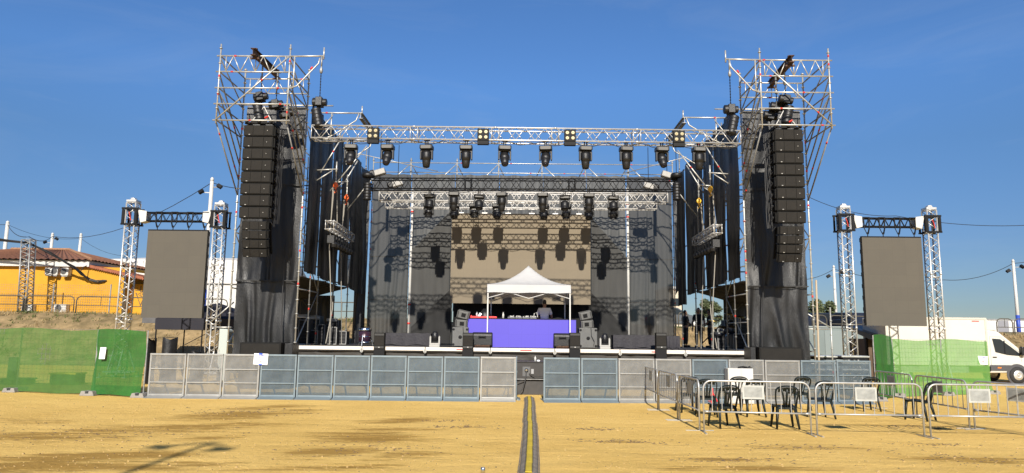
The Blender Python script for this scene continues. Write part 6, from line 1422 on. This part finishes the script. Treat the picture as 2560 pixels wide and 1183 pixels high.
for px, Y, pr_, rz, lb in ((2058, 53, cd_, 15, 'dark parked car above the left end of the green grey cabin'), (2112, 51.5, cd_, 100, 'dark parked car seen end on above the green grey cabin'), (2164, 53, cd_, -70, 'dark parked car beside the left edge of the right screen'), (1682, 50.5, cg, 8, 'grey parked car seen through the right wing opening')):
    x = W(px, 800, Y).x; dup(pr_, (x, Y, hz(x) - .02), R(rz), lb, 'cars parked beyond the bank')
for c in [cd_, cg]:
    for k in [c] + [y for x in list(c.children) for y in [x] + list(x.children)]: bpy.data.objects.remove(k)
# pale building and tree seen through the right wing, long wall at the far right
a, b_ = W(1672, 722, 62), W(1706, 722, 62)
t = thing('beige_building', ((a.x + b_.x) / 2, 64, 2.3), 'beige two storey building seen through the right wing opening', 'building')
MB().b2(a.x, 62, 2.0, b_.x, 68, a.z).build('wall', beige, t); MB().b2(a.x - .1, 61.9, a.z + .003, b_.x + .1, 68.1, a.z + .2).build('cornice', whitep, t)
for z in (W(1690, 752, 62).z,): MB().b2(a.x + .1, 61.97, z - .45, a.x + .9, 61.99, z + .2).build('window', glass_d, t)
a, b_ = W(2490, 801, 82), W(2620, 801, 82)
t = thing('white_wall', ((a.x + b_.x) / 2, 82, 2), 'long low white wall with grey gate on the plateau at the far right', 'wall')
MB().b2(a.x - 2, 82, 1.5, b_.x + 10, 82.4, a.z).build('wall', white_b, t); MB().b2(a.x - 2.1, 81.95, a.z + .003, b_.x + 10, 82.45, a.z + .15).build('coping', galv2, t); g = W(2508, 815, 82).x; MB().b2(g - .6, 81.95, 1.8, g + .6, 81.99, a.z - .05).build('gate', mat('grey gate', (.22, .22, .24), .6), t)
def tree(x, Y, h, label, sd, cr):
    zb = hz(x) - .1; t = thing('tree', (x, Y, zb), label, 'tree', 'trees beyond the plateau'); rg = random.Random(sd)
    mb = MB(); mb.path([(x, Y, zb), (x + .05, Y, zb + h * .3), (x - .05, Y + .1, zb + h * .55)], [.16, .12, .07], 7)
    for k in range(6): a = k * 1.05; mb.path([(x, Y, zb + h * (.28 + .04 * k)), (x + cr * .4 * math.cos(a), Y + cr * .4 * math.sin(a), zb + h * (.5 + .05 * k)), (x + cr * .75 * math.cos(a), Y + cr * .75 * math.sin(a), zb + h * (.6 + .05 * k))], [.07, .045, .02], 5)
    mb.build('trunk', mat('bark', (.10, .075, .055), .9, 0, .3, 6), t)
    mb = MB(); cl = [(x + cr * rg.uniform(-.8, .8), Y + cr * rg.uniform(-.8, .8), zb + h * rg.uniform(.42, .95), rg.uniform(.25, .45) * cr) for _ in range(20)]
    for k in range(3000):
        c = rg.choice(cl); d = V((rg.gauss(0, 1), rg.gauss(0, 1), rg.gauss(0, .8))).normalized() * c[3] * rg.random() ** .4; p = V(c[:3]) + d
        a, b = V((rg.uniform(-1, 1), rg.uniform(-1, 1), rg.uniform(-.6, .6))).normalized() * .16, V((rg.uniform(-1, 1), rg.uniform(-1, 1), rg.uniform(-1, 1))).normalized() * .09
        mb.add([p - a, p + b, p + a, p - b], [(0, 1, 2, 3)], k % 3)
    mb.build('crown', [mat('leaf', (.11, .13, .06), .7, transl=.2), mat('leaf dark', (.08, .1, .045), .7), mat('leaf pale', (.10, .12, .05), .7, transl=.2)], t)
tree(W(1772, 790, 85).x, 85, 3.9, 'round green tree seen behind the people in the right wing', 3, 1.5)
tree(W(2052, 800, 60).x, 60, 2.6, 'low dark tree behind the parked cars on the right', 5, 1.3)

# ================================================================== people
def blob(name, m_, parent, V_, E_, root=0, sub=2, origin=None):
    me = bpy.data.meshes.new(name); o = bpy.data.objects.new(name, me); col.objects.link(o)
    me.from_pydata([v[:3] for v in V_], E_, [])
    o.modifiers.new('skin', 'SKIN'); sm = me.skin_vertices[0] if me.skin_vertices else None
    if sm is None:
        import bmesh
        bm = bmesh.new(); bm.from_mesh(me); bm.verts.layers.skin.verify(); bm.to_mesh(me); bm.free(); sm = me.skin_vertices[0]
    for i, v in enumerate(V_):
        r = v[3]; sm.data[i].radius = r if isinstance(r, tuple) else (r, r); sm.data[i].use_root = i == root
    s_ = o.modifiers.new('sub', 'SUBSURF'); s_.levels = sub; s_.render_levels = sub
    bpy.context.view_layer.update()
    m2 = bpy.data.meshes.new_from_object(o.evaluated_get(bpy.context.evaluated_depsgraph_get())); bpy.data.objects.remove(o)
    m2.name = name; m2.materials.clear(); m2.materials.append(m_)
    for p in m2.polygons: p.use_smooth = True
    ob = bpy.data.objects.new(name, m2); col.objects.link(ob); ob.parent = parent; return ob
def person(loc, rz, label, shirt, trous, armL, armR, hair=hairm, lean=0.0, h=1.75, head_turn=0.0):
    # local: faces +Y.  arm = (elbow, wrist) offsets from the shoulder
    t = thing('person', loc, label, 'person', None); k = h / 1.75
    S = lambda v: tuple(c * k for c in v)
    yl = lambda z: lean * max(0, z - .9)
    Vs = [(0, 0, .95, (.15, .11)), (0, yl(1.15), 1.15, (.135, .10)), (0, yl(1.35), 1.34, (.165, .11)), (0, yl(1.45) - .01, 1.45, (.09, .08)), (0, yl(1.52), 1.52, .058), (0, yl(1.58) + .02, 1.6, (.075, .088)), (0, yl(1.65) + .02, 1.68, (.078, .098)), (0, yl(1.7) + .0, 1.735, (.045, .06))]
    E = [(i, i + 1) for i in range(7)]
    def add(p, par): Vs.append(p); E.append((par, len(Vs) - 1)); return len(Vs) - 1
    nose = add((0, yl(1.6) + .125, 1.60, .012), 5)
    for sx in (-1, 1):
        a = add((sx * .09, 0, .88, .092), 0); a = add((sx * .105, .02, .5, .062), a); a = add((sx * .105, -.01, .28, .052), a); a = add((sx * .11, -.02, .09, .038), a); a = add((sx * .125, .11, .035, .034), a)
        sh = add((sx * .19, yl(1.4) - .005, 1.415, .056), 2)
        el, wr = armL if sx < 0 else armR
        el = V((sx * .19, yl(1.4), 1.415)) + V(el); wr = el + V(wr)
        a = add((*el, .042), sh); a = add((*wr, .029), a); d = (wr - el).normalized(); pm = wr + d * .075
        a = add((*pm, (.036, .02)), a)
        side = d.cross(V((0, 1, 0) if abs(d.y) < .8 else (0, 0, 1))).normalized(); nn = d.cross(side).normalized()
        for f in range(4):
            off = side * (-.03 + .02 * f); l = (.065, .078, .074, .058)[f]; b = add((*(pm + off + d * .035), .0095), a); b = add((*(pm + off + d * (.035 + l * .55) + nn * .008), .0085), b); add((*(pm + off + d * (.03 + l) + nn * .03), .007), b)
        b = add((*(wr + d * .03 + side * .04), .011), len(Vs) - 13); add((*(wr + d * .075 + side * .06 + nn * .02), .009), b)
    Vs = [(v[0] * k, v[1] * k, v[2] * k, tuple(c * k for c in v[3]) if isinstance(v[3], tuple) else v[3] * k) for v in Vs]
    blob('body', skin, t, Vs, E)
    # shirt
    Sv = [(0, yl(1.0), .93, (.175, .135)), (0, yl(1.15), 1.15, (.165, .13)), (0, yl(1.35), 1.34, (.195, .14)), (0, yl(1.44), 1.45, (.11, .095))]; Se = [(0, 1), (1, 2), (2, 3)]
    for sx in (-1, 1):
        el = V((sx * .19, yl(1.4), 1.415)) + V((armL if sx < 0 else armR)[0]) * .78
        Sv.append((sx * .19, yl(1.4) - .005, 1.42, .078)); Se.append((2, len(Sv) - 1)); Sv.append((*el, .068)); Se.append((len(Sv) - 2, len(Sv) - 1))
    sc2 = lambda L_: [(v[0] * k, v[1] * k, v[2] * k, tuple(c * k for c in v[3]) if isinstance(v[3], tuple) else v[3] * k) for v in L_]
    blob('shirt', shirt, t, sc2(Sv), Se)
    Tv = [(0, 0, 1.0, (.165, .125)), (0, 0, .9, (.17, .13))]; Te = [(0, 1)]
    for sx in (-1, 1):
        i0 = len(Tv); Tv += [(sx * .095, 0, .82, .108), (sx * .107, .02, .5, .08), (sx * .11, -.01, .12, .064)]; Te += [(1, i0), (i0, i0 + 1), (i0 + 1, i0 + 2)]
    blob('trousers', trous, t, sc2(Tv), Te)
    Hv = [(0, yl(1.65) - .045, 1.60, (.07, .045)), (0, yl(1.65) - .028, 1.68, (.084, .075)), (0, yl(1.7) + .01, 1.735, (.066, .083)), (0, yl(1.7) + .07, 1.745, (.05, .03))]
    blob('hair', hair, t, sc2(Hv), [(0, 1), (1, 2), (2, 3)])
    for sx in (-1, 1):
        mb = MB(); mb.lathe([(.011, -.012), (.026, 0), (.011, .012)], 8, (sx * .083 * k, (yl(1.6) + .01) * k, 1.6 * k), Matrix.Rotation(math.pi / 2, 3, 'Y')); L0_ = t.location.copy(); t.location = (0, 0, 0); mb.build('ear', skin, t, smooth=True)
        MB().lathe([(.004, -.012), (.012, 0), (.004, .012)], 8, (sx * .032 * k, (yl(1.6) + .1) * k, 1.625 * k)).build('eye', mat('eye', (.02, .015, .01), .2), t, smooth=True)
        MB().lathe([(.02, -.13), (.05, -.1), (.052, .06), (.045, .12), (.02, .15)], 10, (sx * .122 * k, .04 * k, .045 * k), Matrix.Rotation(-math.pi / 2, 3, 'X')).build('shoe', blackp, t, smooth=True); t.location = L0_
    t.rotation_euler = (0, 0, rz); return t
arm_d = ((-.07, .0, -.28), (.0, .06, -.25)); arm_dr = ((.07, .0, -.28), (.0, .06, -.25))
work = ((-.08, .05, -.27), (.03, .22, -.1)); workr = ((.08, .05, -.27), (-.03, .22, -.1))
q = W(1361, 800, 28.3)
person((q.x, 28.3, ZD), R(-8), 'person in a white T-shirt with their back turned behind the blue desk', cloth_w, denim, work, workr, lean=.05, h=1.84)
for px, py, Y, rz, lb, aL, aR, hh in ((1714, 868, 34.7, -75, 'person in dark clothes bending an arm forward, leftmost in the right wing', work, workr, 1.74), (1748, 868, 34.2, 150, 'taller person in dark clothes standing in the middle of the right wing group', arm_d, arm_dr, 1.84), (1776, 868, 33.6, 60, 'person in dark clothes half hidden beside the drum kit in the right wing', work, workr, 1.72)):
    q = W(px, py, Y); person((q.x, Y, ZD), R(rz), lb, cloth_d, cloth_d, aL, aR, h=hh)
